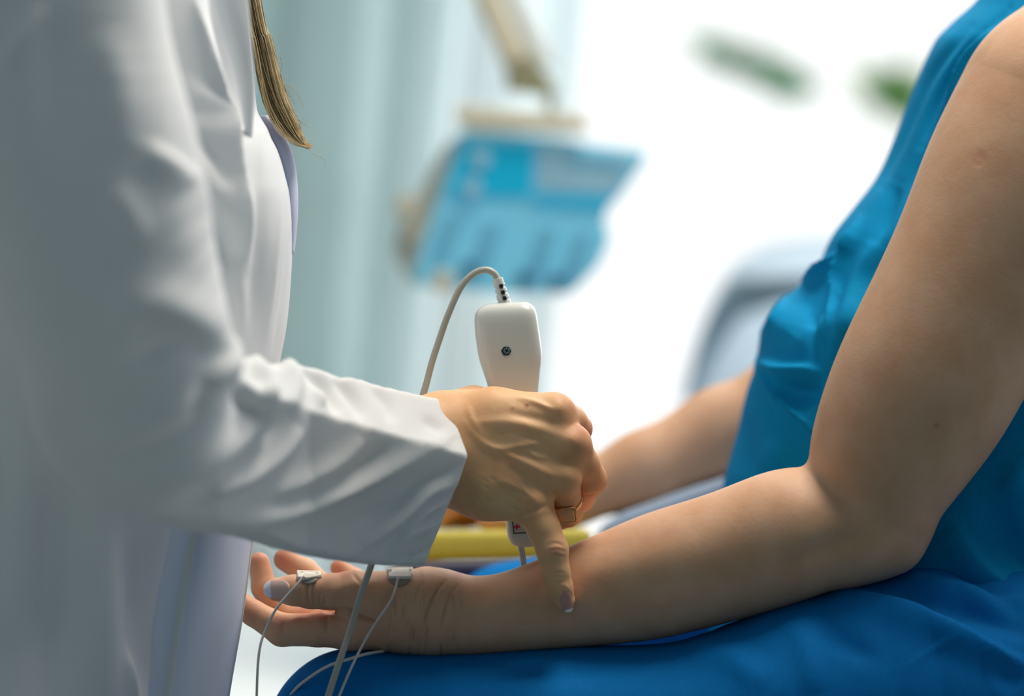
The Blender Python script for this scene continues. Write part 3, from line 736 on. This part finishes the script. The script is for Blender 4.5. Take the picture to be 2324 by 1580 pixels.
# ---- body of the coat
XR = [(-700, 400), (-400, 480), (-100, 540), (0, 556), (100, 566), (200, 577), (250, 584), (275, 597), (300, 612), (350, 634), (400, 648), (450, 658), (560, 664), (700, 655), (800, 640), (950, 600), (1050, 520), (1120, 462), (1230, 434), (1580, 378), (2300, 300)]
def f_coat(p):
    x, y, z = p.T
    xr = interp(y, XR); wdt = interp(y, [(-400, 300), (0, 340), (500, 420), (1000, 420), (1600, 520), (2300, 620)]); b = interp(y, [(-400, 560), (0, 660), (500, 620), (900, 420), (1200, 380), (1600, 430), (2300, 600)])
    zc = 60.0
    ex = np.abs(x - (xr - wdt)) / wdt; ez = np.abs(z - zc) / b
    d = ((ex ** 2.5 + ez ** 2.5) ** 0.4 - 1) * np.minimum(wdt, b) * 0.72
    d = smax(smax(d, -y - 620, 90), y - 2200, 12)
    return smin(d, chain(p, [(90, -470, -740, 205), (170, -600, -300, 190), (220, -640, 60, 170), (200, -600, 400, 190), (150, -470, 800, 205)], 20), 90)
Vc, Fc = surfnet(f_coat, (-800, -880, -1010), (760, 2260, 1060), 13)
cs = [
    ([(420, -40), (470, 120), (510, 280), (545, 420), (560, 600)], 16, 26, 's'), ([(480, -40), (515, 120), (545, 260), (552, 300)], 15, -26), ([(540, -60), (560, 120), (572, 260)], 9, 12, 's'),
    ([(430, 190), (500, 260), (540, 330)], 18, 18, 'h'), ([(440, 300), (490, 350), (530, 420)], 22, -20), ([(440, 440), (490, 500), (540, 620)], 26, -22), ([(600, 330), (590, 500), (575, 760)], 16, -10),
    ([(640, 420), (622, 600), (600, 790)], 10, 9, 's'), ([(660, 520), (645, 660), (620, 790)], 6, -6), ([(610, 300), (655, 360), (668, 450)], 6, -7), ([(560, 420), (540, 600), (545, 760)], 18, 12),
    # skirt: the front edge and the folds that hang from the elbow
    ([(440, 1170), (412, 1380), (372, 1600)], 11, 24, 's'), ([(570, 1220), (545, 1400), (508, 1600)], 8, 15, 's'), ([(510, 1200), (480, 1400), (440, 1600)], 26, -14), ([(430, 1590), (440, 1568), (518, 1590)], 5, 6),
    ([(240, 1120), (235, 1300), (230, 1600)], 34, 20), ([(330, 1160), (320, 1400), (330, 1600)], 34, -22), ([(120, 1000), (110, 1300), (90, 1600)], 40, -24), ([(30, 700), (60, 1000), (40, 1500)], 44, 18), ([(300, 1480), (310, 1600)], 16, 14)]
Vc = sculpt(Vc, Fc, [(q[0], q[1], q[2] * (1.6 if q[0][0][1] > 650 else 1.15)) + tuple(q[3:]) for q in cs])
coat = mk('coat', to_world(Vc), Fc, M['coat'], doctor, label='long white cotton coat')
slv = mk('sleeve', to_world(V), F, M['coat'], coat, label='white coat sleeve folded at the elbow')
# lapel edge; the lilac shade of the front edge is put into its colour
lin_pts = [(606, 262), (628, 300), (642, 345), (655, 400), (664, 470)]
def strip(name, A, B, zs, mt, parent, th=0.0012, label=None):
    A = catmull([(a[0], a[1], zz) for a, zz in zip(A, zs)], 6); B = catmull([(b[0], b[1], zz + 14) for b, zz in zip(B, zs)], 6)
    n = len(A); V = []
    for t in np.linspace(0, 1, 6): V.append(A * (1 - t) + B * t + np.array([0, 0, -18 * math.sin(math.pi * t)]))
    V = np.vstack(V); F = [(r * n + i, r * n + i + 1, (r + 1) * n + i + 1, (r + 1) * n + i) for r in range(5) for i in range(n - 1)]
    o = mk(name, to_world(V), F, mt, parent, True, label); solid(o, th); sub(o); return o
strip('lapel', [(590, 262), (602, 290), (628, 350), (646, 410), (655, 480), (657, 570)], [(606, 262), (638, 296), (664, 350), (675, 420), (675, 490), (667, 580)], [90, 60, 30, 20, 10, 10], M['shaded_edge'], coat, label='folded white front edge, tinted lilac for its shade')
def sheet(name, cols, mt, parent, th=0.0012, label=None, wav=0):
    cc = [catmull(c, 8) for c in cols]; n = len(cc[0]); G = []
    for r in range(n):
        row = catmull([c[r] for c in cc], 6); G.append(row)
    m = len(G[0]); V = np.vstack(G); F = [(r * m + i, (r + 1) * m + i, (r + 1) * m + i + 1, r * m + i + 1) for r in range(n - 1) for i in range(m - 1)]
    o = mk(name, to_world(V), F, mt, parent, True, label); solid(o, th); return o
sheet('front_panel', [[(400, 1040, -330), (390, 1200, -330), (350, 1400, -330), (330, 1640, -330), (230, 2180, -330)], [(455, 1040, -352), (445, 1200, -352), (410, 1400, -352), (376, 1640, -352), (300, 2180, -352)],
      [(520, 1040, -260), (490, 1200, -260), (460, 1400, -260), (425, 1640, -260), (350, 2180, -260)], [(584, 1040, -60), (552, 1200, -60), (525, 1400, -60), (487, 1640, -60), (412, 2180, -60)],
      [(606, 1040, 45), (574, 1200, 45), (546, 1400, 45), (506, 1640, 45), (430, 2180, 45)]], M['flap'], coat, 0.0014, 'thin white front panel of the coat, tinted lilac for backlight')
tube('hem', [(606, 1040, 45), (574, 1200, 45), (546, 1400, 45), (506, 1640, 45), (430, 2180, 45)], 6, M['coat'], coat)
tube('hem', [(452, 1060, -362), (440, 1200, -362), (407, 1400, -362), (372, 1640, -362), (298, 2180, -362)], 7, M['coat'], coat)
strip('lapel', [(462, -60), (502, 70), (534, 190), (556, 300), (566, 340)], [(560, -60), (570, 70), (578, 190), (574, 290), (568, 342)], [-500, -480, -420, -340, -300], M['coat'], coat, label='white lapel')

# ---- hair hanging over the front of the coat
HV, HF = [], []
def strand(pts, r0, r1):
    P = catmull(pts, 6); v, f = tube_pts(P, np.linspace(r0, r1, len(P)), 5, caps=False)
    b0 = len(HV_tot); HV.append(v); HF.extend([tuple(i + b0 for i in q) for q in f]); HV_tot.extend([0] * len(v))
HV_tot = []
for i in range(760):
    u, v_ = random.random(), random.gauss(0, 1)
    end = random.choice((0.60, 0.8, 0.92, 1.0, 1.0, 1.0))
    l0 = np.array([[452, -520], [556, 10], [572, 90], [585, 170], [600, 235], [628, 290], [662, 322], [698, 334]], float)
    r0 = np.array([[500, -520], [590, 10], [612, 90], [632, 165], [652, 228], [672, 272], [688, 312], [702, 333]], float)
    pts = []
    k = max(3, int(round(end * 8)))
    wv = random.gauss(0, 3.0); ph = random.uniform(0, 6)
    for j in range(k):
        c = l0[j] * (1 - u) + r0[j] * u
        s = 1.0 if j < k - 1 else 1.6
        pts.append((c[0] + wv * math.sin(j * 1.1 + ph) * s, c[1] + random.gauss(0, 2), 60 - 10 * j + 0 * u + v_ * 16 + 26 * math.sin(u * 3)))
    strand(pts, 1.4, 0.35)
for q in ([(590, -10), (588, 30), (592, 80)], [(640, 190), (660, 195), (682, 225), (690, 245)], [(636, 130), (640, 150), (632, 175)], [(640, 235), (670, 268), (705, 290)], [(690, 330), (712, 350), (735, 362), (738, 384)],
          [(668, 300), (690, 312), (712, 330)], [(625, 150), (640, 185), (655, 222)], [(632, 190), (655, 215), (668, 232)], [(630, 185), (645, 200), (660, 205)], [(645, 240), (665, 262), (690, 282)]):
    strand([(a, b, 40) for a, b in q], 0.8, 0.4)
for i in range(60):
    x, y = random.uniform(600, 660), random.uniform(120, 300); y = 120 + (x - 600) * 2.6 + random.uniform(-20, 10)
    dx = random.uniform(10, 34); strand([(x, y, 40), (x + dx * .5, y + random.uniform(5, 20), 40), (x + dx, y + random.uniform(14, 44), 38)], 0.7, 0.3)
mk('hair', to_world(np.vstack(HV)), HF, M['hair'], doctor, label='light brown hair hanging over the coat front')

# ================================================================== PROBE
probe = empty('probe', tuple(W(1185, 1240, 120)))
tag(probe, 'ivory handheld probe with a cord, gripped in the hand over the forearm', 'probe')
PZ = 118
rows = [  # y, left x, right x, half depth
    (687, 1112, 1190, 20), (690, 1100, 1200, 32), (698, 1086, 1210, 44), (712, 1078, 1217, 52), (735, 1077, 1221, 56), (775, 1081, 1227, 57), (810, 1087, 1230, 57), (840, 1096, 1227, 56), (878, 1108, 1223, 55),
    (930, 1118, 1220, 52), (1010, 1128, 1222, 50), (1100, 1140, 1228, 48), (1170, 1147, 1236, 47), (1205, 1150, 1240, 46), (1225, 1156, 1238, 42), (1236, 1166, 1230, 32), (1242, 1182, 1216, 18)]
R_ = catmull(rows, 3); ns = 40; V = []
for y, l, r, b in R_:
    c, a = (l + r) / 2, (r - l) / 2
    for k in range(ns):
        t = 2 * math.pi * k / ns; cx, cz = math.cos(t), math.sin(t); ee = 2 / 4.6
        V.append((c + a * abs(cx) ** ee * np.sign(cx), y + 0.03 * (abs(cx) ** ee * np.sign(cx)) * a * -1.5, PZ + b * abs(cz) ** ee * np.sign(cz)))
n = len(R_)
F = [(i * ns + k, (i + 1) * ns + k, (i + 1) * ns + (k + 1) % ns, i * ns + (k + 1) % ns) for i in range(n - 1) for k in range(ns)] + [tuple(range(ns)), tuple(range((n - 1) * ns, n * ns))[::-1]]
hs = mk('housing', to_world(np.array(V)), F, M['plastic'], probe); sub(hs)
zf = PZ - 57
def disc(name, c, r, z0, z1, mt, parent, ns=24, ri=None):
    prof = [(0.01, z1), (r, z1), (r, z0), (0.01, z0)] if ri is None else [(ri, z1), (r, z1), (r, z0), (ri, z0), (ri, z1)]
    V = [(c[0] + q * math.cos(2 * math.pi * k / ns), c[1] + q * math.sin(2 * math.pi * k / ns), z) for q, z in prof for k in range(ns)]
    F = [(i * ns + k, i * ns + (k + 1) % ns, (i + 1) * ns + (k + 1) % ns, (i + 1) * ns + k) for i in range(len(prof) - 1) for k in range(ns)]
    return mk(name, to_world(np.array(V)), F, mt, parent, False)
disc('screw_recess', (1148, 798), 14, zf + 6, zf - 1.2, M['paper'], hs, ri=11)
sw = disc('screw', (1149, 797), 11.2, zf + 8, zf - 1.6, M['dark'], hs, ns=6)
disc('screw_head', (1150, 796), 7.5, zf, zf - 3.2, M['steel'], sw)
SV, SF = [], []
for a in (0.5, 0.5 + math.pi / 2):
    c_, s_ = math.cos(a), math.sin(a); b0 = len(SV)
    v, f = prism([(1150 + c_ * u - s_ * q, 796 + s_ * u + c_ * q) for u, q in ((-5, -1.2), (5, -1.2), (5, 1.2), (-5, 1.2))], zf - 4.2, zf - 1)
    SV += list(v); SF += [tuple(i + b0 for i in g) for g in f]
mk('screw_slot', to_world(np.array(SV)), SF, M['dark'], sw, False)
# label with a red cross
zl = PZ - 47
v, f = prism([(1160, 1150), (1214, 1148), (1222, 1209), (1166, 1212)], zl - 1.2, zl + 4); lab = mk('label_plate', to_world(v), f, M['paper'], probe, False)
SV, SF = [], []
for a, b in (((1160, 1150), (1166, 1212)), ((1165, 1211), (1223, 1208)), ((1159, 1150), (1214, 1148))):
    b0 = len(SV); v, f = tube_pts(np.array([(a[0], a[1], zl - 2), (b[0], b[1], zl - 2)], float), 1.3, 6); SV += list(v); SF += [tuple(i + b0 for i in g) for g in f]
mk('label_border', to_world(np.array(SV)), SF, M['ink'], lab, False)
cx, cy = 1173, 1196
v, f = prism([(cx - 2, cy - 6), (cx + 2, cy - 6), (cx + 2, cy - 2), (cx + 7, cy - 2), (cx + 7, cy + 2), (cx + 2, cy + 2), (cx + 2, cy + 6), (cx - 2, cy + 6), (cx - 2, cy + 2), (cx - 7, cy + 2), (cx - 7, cy - 2), (cx - 2, cy - 2)][::-1], zl - 2.4, zl)
mk('red_cross', to_world(v), f, M['red'], lab, False, 'small red cross')
# prongs
M['clear'] = mat('clear_rod', (230, 222, 214), rough=0.15, transm=0.5)
for x0, x1 in ((1177, 1188), (1186, 1196)):
    tube('prong', [(x0, 1236, PZ), ((x0 + x1) / 2, 1266, PZ), (x1 - 1, 1300, PZ - 2)], 2.8, M['plastic'], probe, label='thin metal-tipped prong')
tube('rod', [(1181, 1236, PZ + 3), (1186, 1262, PZ + 3), (1191, 1292, PZ + 2)], 4.0, M['clear'], probe)
# strain relief: ribbed collar
A, B = np.array([1146, 692, PZ]), np.array([1129, 632, PZ]); Dv = (B - A); nseg = 40
P = np.array([A + Dv * t for t in np.linspace(0, 1, nseg)])
rr = []
for t in np.linspace(0, 1, nseg):
    r = 15.5 * (1 - t) + 11.5 * t
    if 0.16 < t < 0.86 and ((t - 0.16) / 0.233) % 1 < 0.30: r -= 2.2
    rr.append(r)
v, f = tube_pts(P, np.array(rr), 20); sr = mk('strain_relief', to_world(v), f, M['plastic'], probe)
for t in (0.24, 0.46, 0.70):
    c = A + Dv * t; dv = Dv / np.linalg.norm(Dv); px_ = np.array([-dv[1], dv[0], 0])
    v, f = prism([tuple((c + px_ * a + dv * b)[:2]) for a, b in ((-1, -4.2), (7.5, -4.2), (7.5, 4.2), (-1, 4.2))], PZ - 16.0, PZ - 8)
    mk('slot', to_world(v), f, M['dark'], sr, False)
tube('cord', [(1131, 640, PZ), (1122, 622, PZ), (1103, 613, PZ), (1076, 621, PZ), (1046, 652, PZ), (1018, 712, PZ), (1000, 762, PZ), (981, 820, PZ - 6), (965, 880, 100), (940, 960, 80), (905, 1080, 30), (868, 1200, -10), (840, 1290, -52),
              (818, 1352, -58), (795, 1430, -52), (770, 1503, -90), (742, 1590, -120), (715, 1680, -130)], 7.6, M['cordgrey'], probe)

# ================================================================== ELECTRODES on the patient's hand
def f_surf(p): return f_arm_b(p)
def patch(name, outline, mt, parent, th, lift, nr=6):
    """a thin pad that follows the skin; outline (x,y)"""
    O = np.array(outline, float); c = O.mean(0); n = len(O); V = [[c[0], c[1]]]
    for r in range(1, nr + 1): V += [list(c + (o - c) * r / nr) for o in O]
    V = np.array(V); z = snapz(f_surf, V[:, 0], V[:, 1], -300, 400)
    zc_ = z[0]; z = np.minimum(z, zc_ + 34)
    V = np.c_[V, z - lift]
    F = [(0, 1 + i, 1 + (i + 1) % n) for i in range(n)] + [(1 + (r - 1) * n + i, 1 + r * n + i, 1 + r * n + (i + 1) % n, 1 + (r - 1) * n + (i + 1) % n) for r in range(1, nr) for i in range(n)]
    o = mk(name, to_world(V), [q[::-1] for q in F], mt, parent); solid(o, th, 0); return o
def arc(cx, cy, rx, ry, a0, a1, n=14): return [(cx + rx * math.cos(math.radians(a0 + (a1 - a0) * i / n)), cy + ry * math.sin(math.radians(a0 + (a1 - a0) * i / n))) for i in range(n + 1)]
def electrode(pad, tab, wire, label, wr):
    z0 = snapz(f_surf, [tab[0][0]], [tab[0][1]], -300, 400)[0]
    root = empty('electrode', tuple(W(pad[0][0], pad[0][1], z0))); tag(root, label, 'electrode', 'adhesive electrodes on the hand')
    patch('gel_pad', pad, M['gel'], root, 0.0008, 1.0)
    patch('tab', tab, M['foam'], root, 0.0022, 5.0)
    tube('lead_wire', wire, wr, M['lead'], root, ns=8); return root
s1 = snapz(f_surf, [697, 655, 903, 893, 870], [1318, 1345, 1318, 1345, 1385], -300, 400)
electrode(arc(907, 1300, 28, 31, 0, 180) + [(878, 1294), (936, 1294)], [(878, 1290), (937, 1290), (934, 1313), (880, 1313)],
          [(904, 1310, s1[2] - 10), (899, 1330, s1[2] - 16), (893, 1350, s1[3] - 12), (880, 1375, s1[4] - 12), (855, 1410, s1[4] - 20), (828, 1455, -30), (800, 1510, -80), (772, 1575, -110), (740, 1660, -130)],
          'adhesive electrode with a square foam tab on the wrist, just below the coat cuff', 3.0)
electrode(arc(700, 1306, 24, 20, 0, 180) + [(674, 1300), (724, 1300)], [(674, 1298), (728, 1300), (730, 1309), (700, 1315), (674, 1313)],
          [(690, 1308, s1[0] - 8), (672, 1330, s1[0] - 16), (655, 1348, s1[1] - 10), (625, 1385, s1[1] - 14), (603, 1430, -30), (591, 1465, -40), (585, 1515, -50), (582, 1600, -60), (580, 1680, -60)],
          'adhesive electrode with a white foam tab stuck across the thumb near its nail', 3.0)
lw = tube('lead_wire', [(640, 1610, 60), (668, 1568, 20), (700, 1540, -10), (745, 1512, -35), (790, 1497, -30), (830, 1485, 0), (870, 1478, 60)], 3.6, M['lead'], ns=8)
tag(lw, 'pale lead wire curving over the blue knee and under the wrist', 'wire')
#END_FIGURES

# ================================================================== BACKGROUND THINGS
def pxprism(name, outline, d0, d1, mt, parent, bev=0.0, label=None, shear=(0, 0)):
    v, f = prism(outline, zof(d0), zof(d1), shear); o = mk(name, to_world(v), f, mt, parent, False, label)
    if bev: bevel(o, bev)
    return o
M['panel'] = mat('panel_film', (112, 188, 214), rough=0.4, emit=0.34, trans=0.0, noise=0.05, nscale=20)  # emission in these panel colours is added to brighten the shaded front
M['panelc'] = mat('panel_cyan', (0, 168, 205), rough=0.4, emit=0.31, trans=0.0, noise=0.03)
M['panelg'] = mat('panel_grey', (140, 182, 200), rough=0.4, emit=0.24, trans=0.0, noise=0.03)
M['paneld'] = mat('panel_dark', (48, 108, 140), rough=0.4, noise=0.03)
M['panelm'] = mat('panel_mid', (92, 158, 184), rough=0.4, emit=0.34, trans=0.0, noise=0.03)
M['cream'] = mat('cream_plastic', (238, 232, 214), rough=0.4, noise=0.03, trans=0.4)
M['creamd'] = mat('olive_plastic', (150, 148, 118), rough=0.5, noise=0.05)
DP = 2.2
dev = empty('control_panel', tuple(W(1200, 640, zof(DP))))
tag(dev, 'blue control panel with knobs hanging from a jointed beige arm before the window', 'control panel')
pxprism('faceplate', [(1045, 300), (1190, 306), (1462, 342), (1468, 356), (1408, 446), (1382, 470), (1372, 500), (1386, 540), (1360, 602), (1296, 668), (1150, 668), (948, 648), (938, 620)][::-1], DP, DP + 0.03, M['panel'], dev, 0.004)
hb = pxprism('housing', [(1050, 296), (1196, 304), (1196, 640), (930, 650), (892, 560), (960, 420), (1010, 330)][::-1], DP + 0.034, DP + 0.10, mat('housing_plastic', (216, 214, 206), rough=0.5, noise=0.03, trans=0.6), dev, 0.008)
pxprism('glow_field', [(1052, 322), (1212, 326), (1206, 448), (1010, 446)][::-1], DP - 0.004, DP, M['panelc'], dev, 0.002, 'cyan panel field with added glow')
pxprism('glow_field', [(1220, 328), (1442, 350), (1398, 440), (1216, 432)][::-1], DP - 0.004, DP, M['panelg'], dev, 0.002, 'grey panel field with added glow')
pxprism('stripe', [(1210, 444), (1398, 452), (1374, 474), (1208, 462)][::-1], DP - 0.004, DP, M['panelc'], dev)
def pxdisc(name, c, r, d0, d1, mt, parent, ry=None):
    ry = ry or r
    return pxprism(name, [(c[0] + r * math.cos(t), c[1] + ry * math.sin(t)) for t in np.linspace(0, 2 * math.pi, 25)[:-1]][::-1], d0, d1, mt, parent, 0.002)
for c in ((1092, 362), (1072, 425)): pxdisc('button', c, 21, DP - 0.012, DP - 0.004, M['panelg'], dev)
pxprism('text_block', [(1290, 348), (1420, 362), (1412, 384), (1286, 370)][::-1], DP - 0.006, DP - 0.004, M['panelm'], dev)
for x, y in ((1030, 510), (1120, 528), (1245, 540), (1325, 552)):
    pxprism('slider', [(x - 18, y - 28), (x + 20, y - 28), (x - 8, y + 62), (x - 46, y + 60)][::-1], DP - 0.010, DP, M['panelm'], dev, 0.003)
for c in ((1062, 612), (1190, 634), (1262, 640)): pxdisc('knob', c, 18, DP - 0.022, DP, M['paneld'], dev)
for c, d_ in (((1004, 640), DP - 0.02), ((922, 468), DP + 0.02), ((930, 520), DP + 0.03)): pxdisc('knob', c, 26, d_ - 0.02, d_ + 0.02, M['cream'], dev)['label'] = 'cream knob'
pxprism('top_cover', [(1030, 238), (1200, 252), (1330, 258), (1340, 300), (1200, 300), (1060, 292), (1032, 270)][::-1], DP - 0.02, DP + 0.12, M['cream'], dev, 0.008)
arm_ = tube('support_arm', [(1085, -60, zof(DP + 0.05)), (1140, 70, zof(DP + 0.05)), (1190, 180, zof(DP + 0.05))], 30, M['cream'], dev, label='beige jointed arm')
tube('support_arm', [(1140, -60, zof(DP + 0.08)), (1190, 50, zof(DP + 0.08)), (1235, 150, zof(DP + 0.08))], 26, M['framem'], dev, label='white jointed arm')
pxprism('joint', [(1150, 140), (1205, 118), (1262, 200), (1258, 222), (1215, 214), (1150, 208)][::-1], DP + 0.02, DP + 0.07, M['creamd'], dev, 0.006)
tube('post', [(1250, 190, zof(DP + 0.05)), (1248, 262, zof(DP + 0.05))], 11, M['creamd'], dev)
# the arm reaches the ceiling out of frame
tube('ceiling_post', [(1085, -60, zof(DP + 0.05)), (1120, -1500, zof(DP + 0.05)), (1180, -4000, zof(DP + 0.05))], 30, M['cream'], dev)

# treatment chair by the window
M['vinyl'] = mat('pale_grey_vinyl', (236, 244, 250), rough=0.4, noise=0.03, trans=0.88)
M['vinyld'] = mat('slate_vinyl', (172, 196, 210), rough=0.45, noise=0.05, trans=0.6)
DC = 2.75
ch = empty('treatment_chair', tuple(W(1800, 2100, zof(DC))))
tag(ch, 'pale grey padded treatment chair with a slate band standing by the bright window', 'chair')
bk = pxprism('backrest', [(1540, 930), (1560, 840), (1590, 740), (1625, 660), (1670, 590), (1740, 552), (1840, 536), (2050, 530), (2100, 930)][::-1], DC, DC + 0.12, M['vinyl'], ch, 0.02)
pxprism('band', [(1552, 905), (1575, 800), (1612, 700), (1660, 630), (1760, 628), (1900, 622), (1900, 672), (1770, 690), (1680, 720), (1640, 780), (1598, 850), (1570, 925)][::-1], DC - 0.012, DC, M['vinyld'], ch, 0.004, 'slate band')
pxprism('seat', [(1500, 930), (2200, 930), (2200, 1120), (1480, 1120)][::-1], DC - 0.35, DC + 0.05, M['vinyld'], ch, 0.03, 'slate padded seat')
c0 = W(1800, 1120, zof(DC - 0.15))
wtube('pedestal', [(c0[0], c0[1], 0.04), (c0[0], c0[1], c0[2] + 0.02)], 0.05, M['steel'], ch)
wtube('base', [(c0[0], c0[1], 0.0), (c0[0], c0[1], 0.035)], 0.24, M['steel'], ch, 32)

# padded rest under the far hand
M['yellow'] = mat('yellow_vinyl', (242, 226, 106), rough=0.45, noise=0.04, trans=0.4)
M['navy'] = mat('navy_vinyl', (62, 62, 84), rough=0.5, noise=0.05)
cu = pxprism('cushion', [(900, 1206), (1342, 1199), (1345, 1262), (900, 1272)][::-1], D0 + 0.25, D0 + 0.42, M['yellow'], None, 0.006)
tag(cu, 'yellow padded cushion beneath the far hand of the seated person', 'cushion')
ar = empty('armrest', tuple(W(1100, 1300, zof(D0 + 0.34)))); tag(ar, 'dark navy armrest board carrying the yellow cushion', 'armrest')
pxprism('board', [(880, 1276), (1346, 1265), (1346, 1310), (880, 1322)][::-1], D0 + 0.23, D0 + 0.44, M['navy'], ar, 0.006)
q0 = W(1000, 1310, zof(D0 + 0.34)); wtube('leg', [(q0[0], q0[1], 0.0), (q0[0], q0[1], q0[2] + 0.01)], 0.018, M['steel'], ar)
q0 = W(1330, 1310, zof(D0 + 0.34)); wtube('leg', [(q0[0], q0[1], 0.0), (q0[0], q0[1], q0[2] + 0.01)], 0.018, M['steel'], ar)

M['slate'] = mat('slate_lap_shade', (150, 168, 190), rough=0.55, noise=0.05)  # slate pad added to stand in for the shade on the lap
af = empty('lap_shade_pad', tuple(W(1500, 1300, zof(1.60)))); tag(af, 'slate blue pad added for the shaded lap under the far forearm of the seated person', 'armrest')
pxprism('pad', [(1352, 1196), (1420, 1160), (1560, 1110), (1700, 1065), (1800, 1050), (1800, 1290), (1352, 1290)][::-1], 1.565, 1.68, M['slate'], af, 0.01)
q0 = W(1600, 1280, zof(1.62)); wtube('leg', [(q0[0], q0[1], 0.0), (q0[0], q0[1], q0[2])], 0.02, M['steel'], af)
# patient's seat (below the frame)
st = empty('stool', (0.30, 1.45, 0.0)); tag(st, 'dark padded seat under the seated person in blue', 'seat')
box_w('seat', (0.10, 1.25, 0.40), (0.62, 1.57, 0.475), M['navy'], st, 0.02)
for x, y in ((0.14, 1.29), (0.58, 1.29), (0.14, 1.53), (0.58, 1.53)): wtube('leg', [(x, y, 0), (x, y, 0.41)], 0.014, M['steel'], st)

# white couch lower left in the distance
M['sheet'] = mat('white_sheet', (240, 244, 244), rough=0.6, noise=0.02, bump=0.05, bscale=60)
cp = empty('examination_couch', (-0.5, 2.7, 0.0)); tag(cp, 'low white examination couch behind the open palm', 'couch')
box_w('mattress', (-1.3, 2.1, 0.36), (0.08, 3.1, 0.46), M['sheet'], cp, 0.03)
box_w('frame', (-1.28, 2.14, 0.28), (0.06, 3.06, 0.355), M['steel'], cp, 0.005)
for x, y in ((-1.2, 2.2), (0.0, 2.2), (-1.2, 3.0), (0.0, 3.0)): wtube('leg', [(x, y, 0), (x, y, 0.29)], 0.02, M['steel'], cp)
tube('rail', [(520, 1150, zof(2.0)), (590, 1250, zof(2.0)), (650, 1335, zof(2.05))], 12, M['sheet'], cp, label='white push rail')

# outside: leafy shrubs in the glare
M['leaf'] = mat('leaf', (170, 246, 190), rough=0.8, noise=0.2, nscale=8, trans=0.95, spec=0.0)
M['leaf2'] = mat('leaf_bright', (206, 244, 170), rough=0.8, noise=0.2, nscale=8, trans=0.95, spec=0.0)
def foliage(name, spine, r, n, mt, label, seed, d):
    rg = random.Random(seed); V, F = [], []
    S = catmull([(a, b, zof(d)) for a, b in spine], 8)
    for i in range(n):
        c = W(*S[rg.randrange(len(S))]) + np.array([rg.gauss(0, r), rg.gauss(0, r), rg.gauss(0, r * 0.6)])
        a = Vector((rg.gauss(0, 1), rg.gauss(0, 1), rg.gauss(0, .5))).normalized(); b = a.cross(Vector((rg.gauss(0, 1), rg.gauss(0, 1), rg.gauss(0, 1)))).normalized()
        L_, w_ = 0.035, 0.014; c = Vector(c); b0 = len(V)
        V += [c - a * L_, c + b * w_, c + a * L_, c - b * w_]; F.append((b0, b0 + 1, b0 + 2, b0 + 3))
    o = mk(name, V, F, mt); tag(o, label, 'foliage')
    e0 = W(*S[len(S) // 2]); wtube('stem', [e0, e0 + np.array([0.02, 0.05, 0.8]), e0 + np.array([0.02, 0.3, 1.9])], 0.003, mt, o, 6); return o
foliage('tree_branch', [(1600, 110), (1680, 135), (1760, 165), (1820, 195)], 0.018, 220, M['leaf'], 'long drooping green branch outside, left of the other leaves', 1, 5.2)
foliage('tree_branch', [(2010, 190), (2050, 215), (2080, 240)], 0.03, 170, M['leaf2'], 'small bright green leaf cluster outside beside the blue shoulder', 2, 5.2)
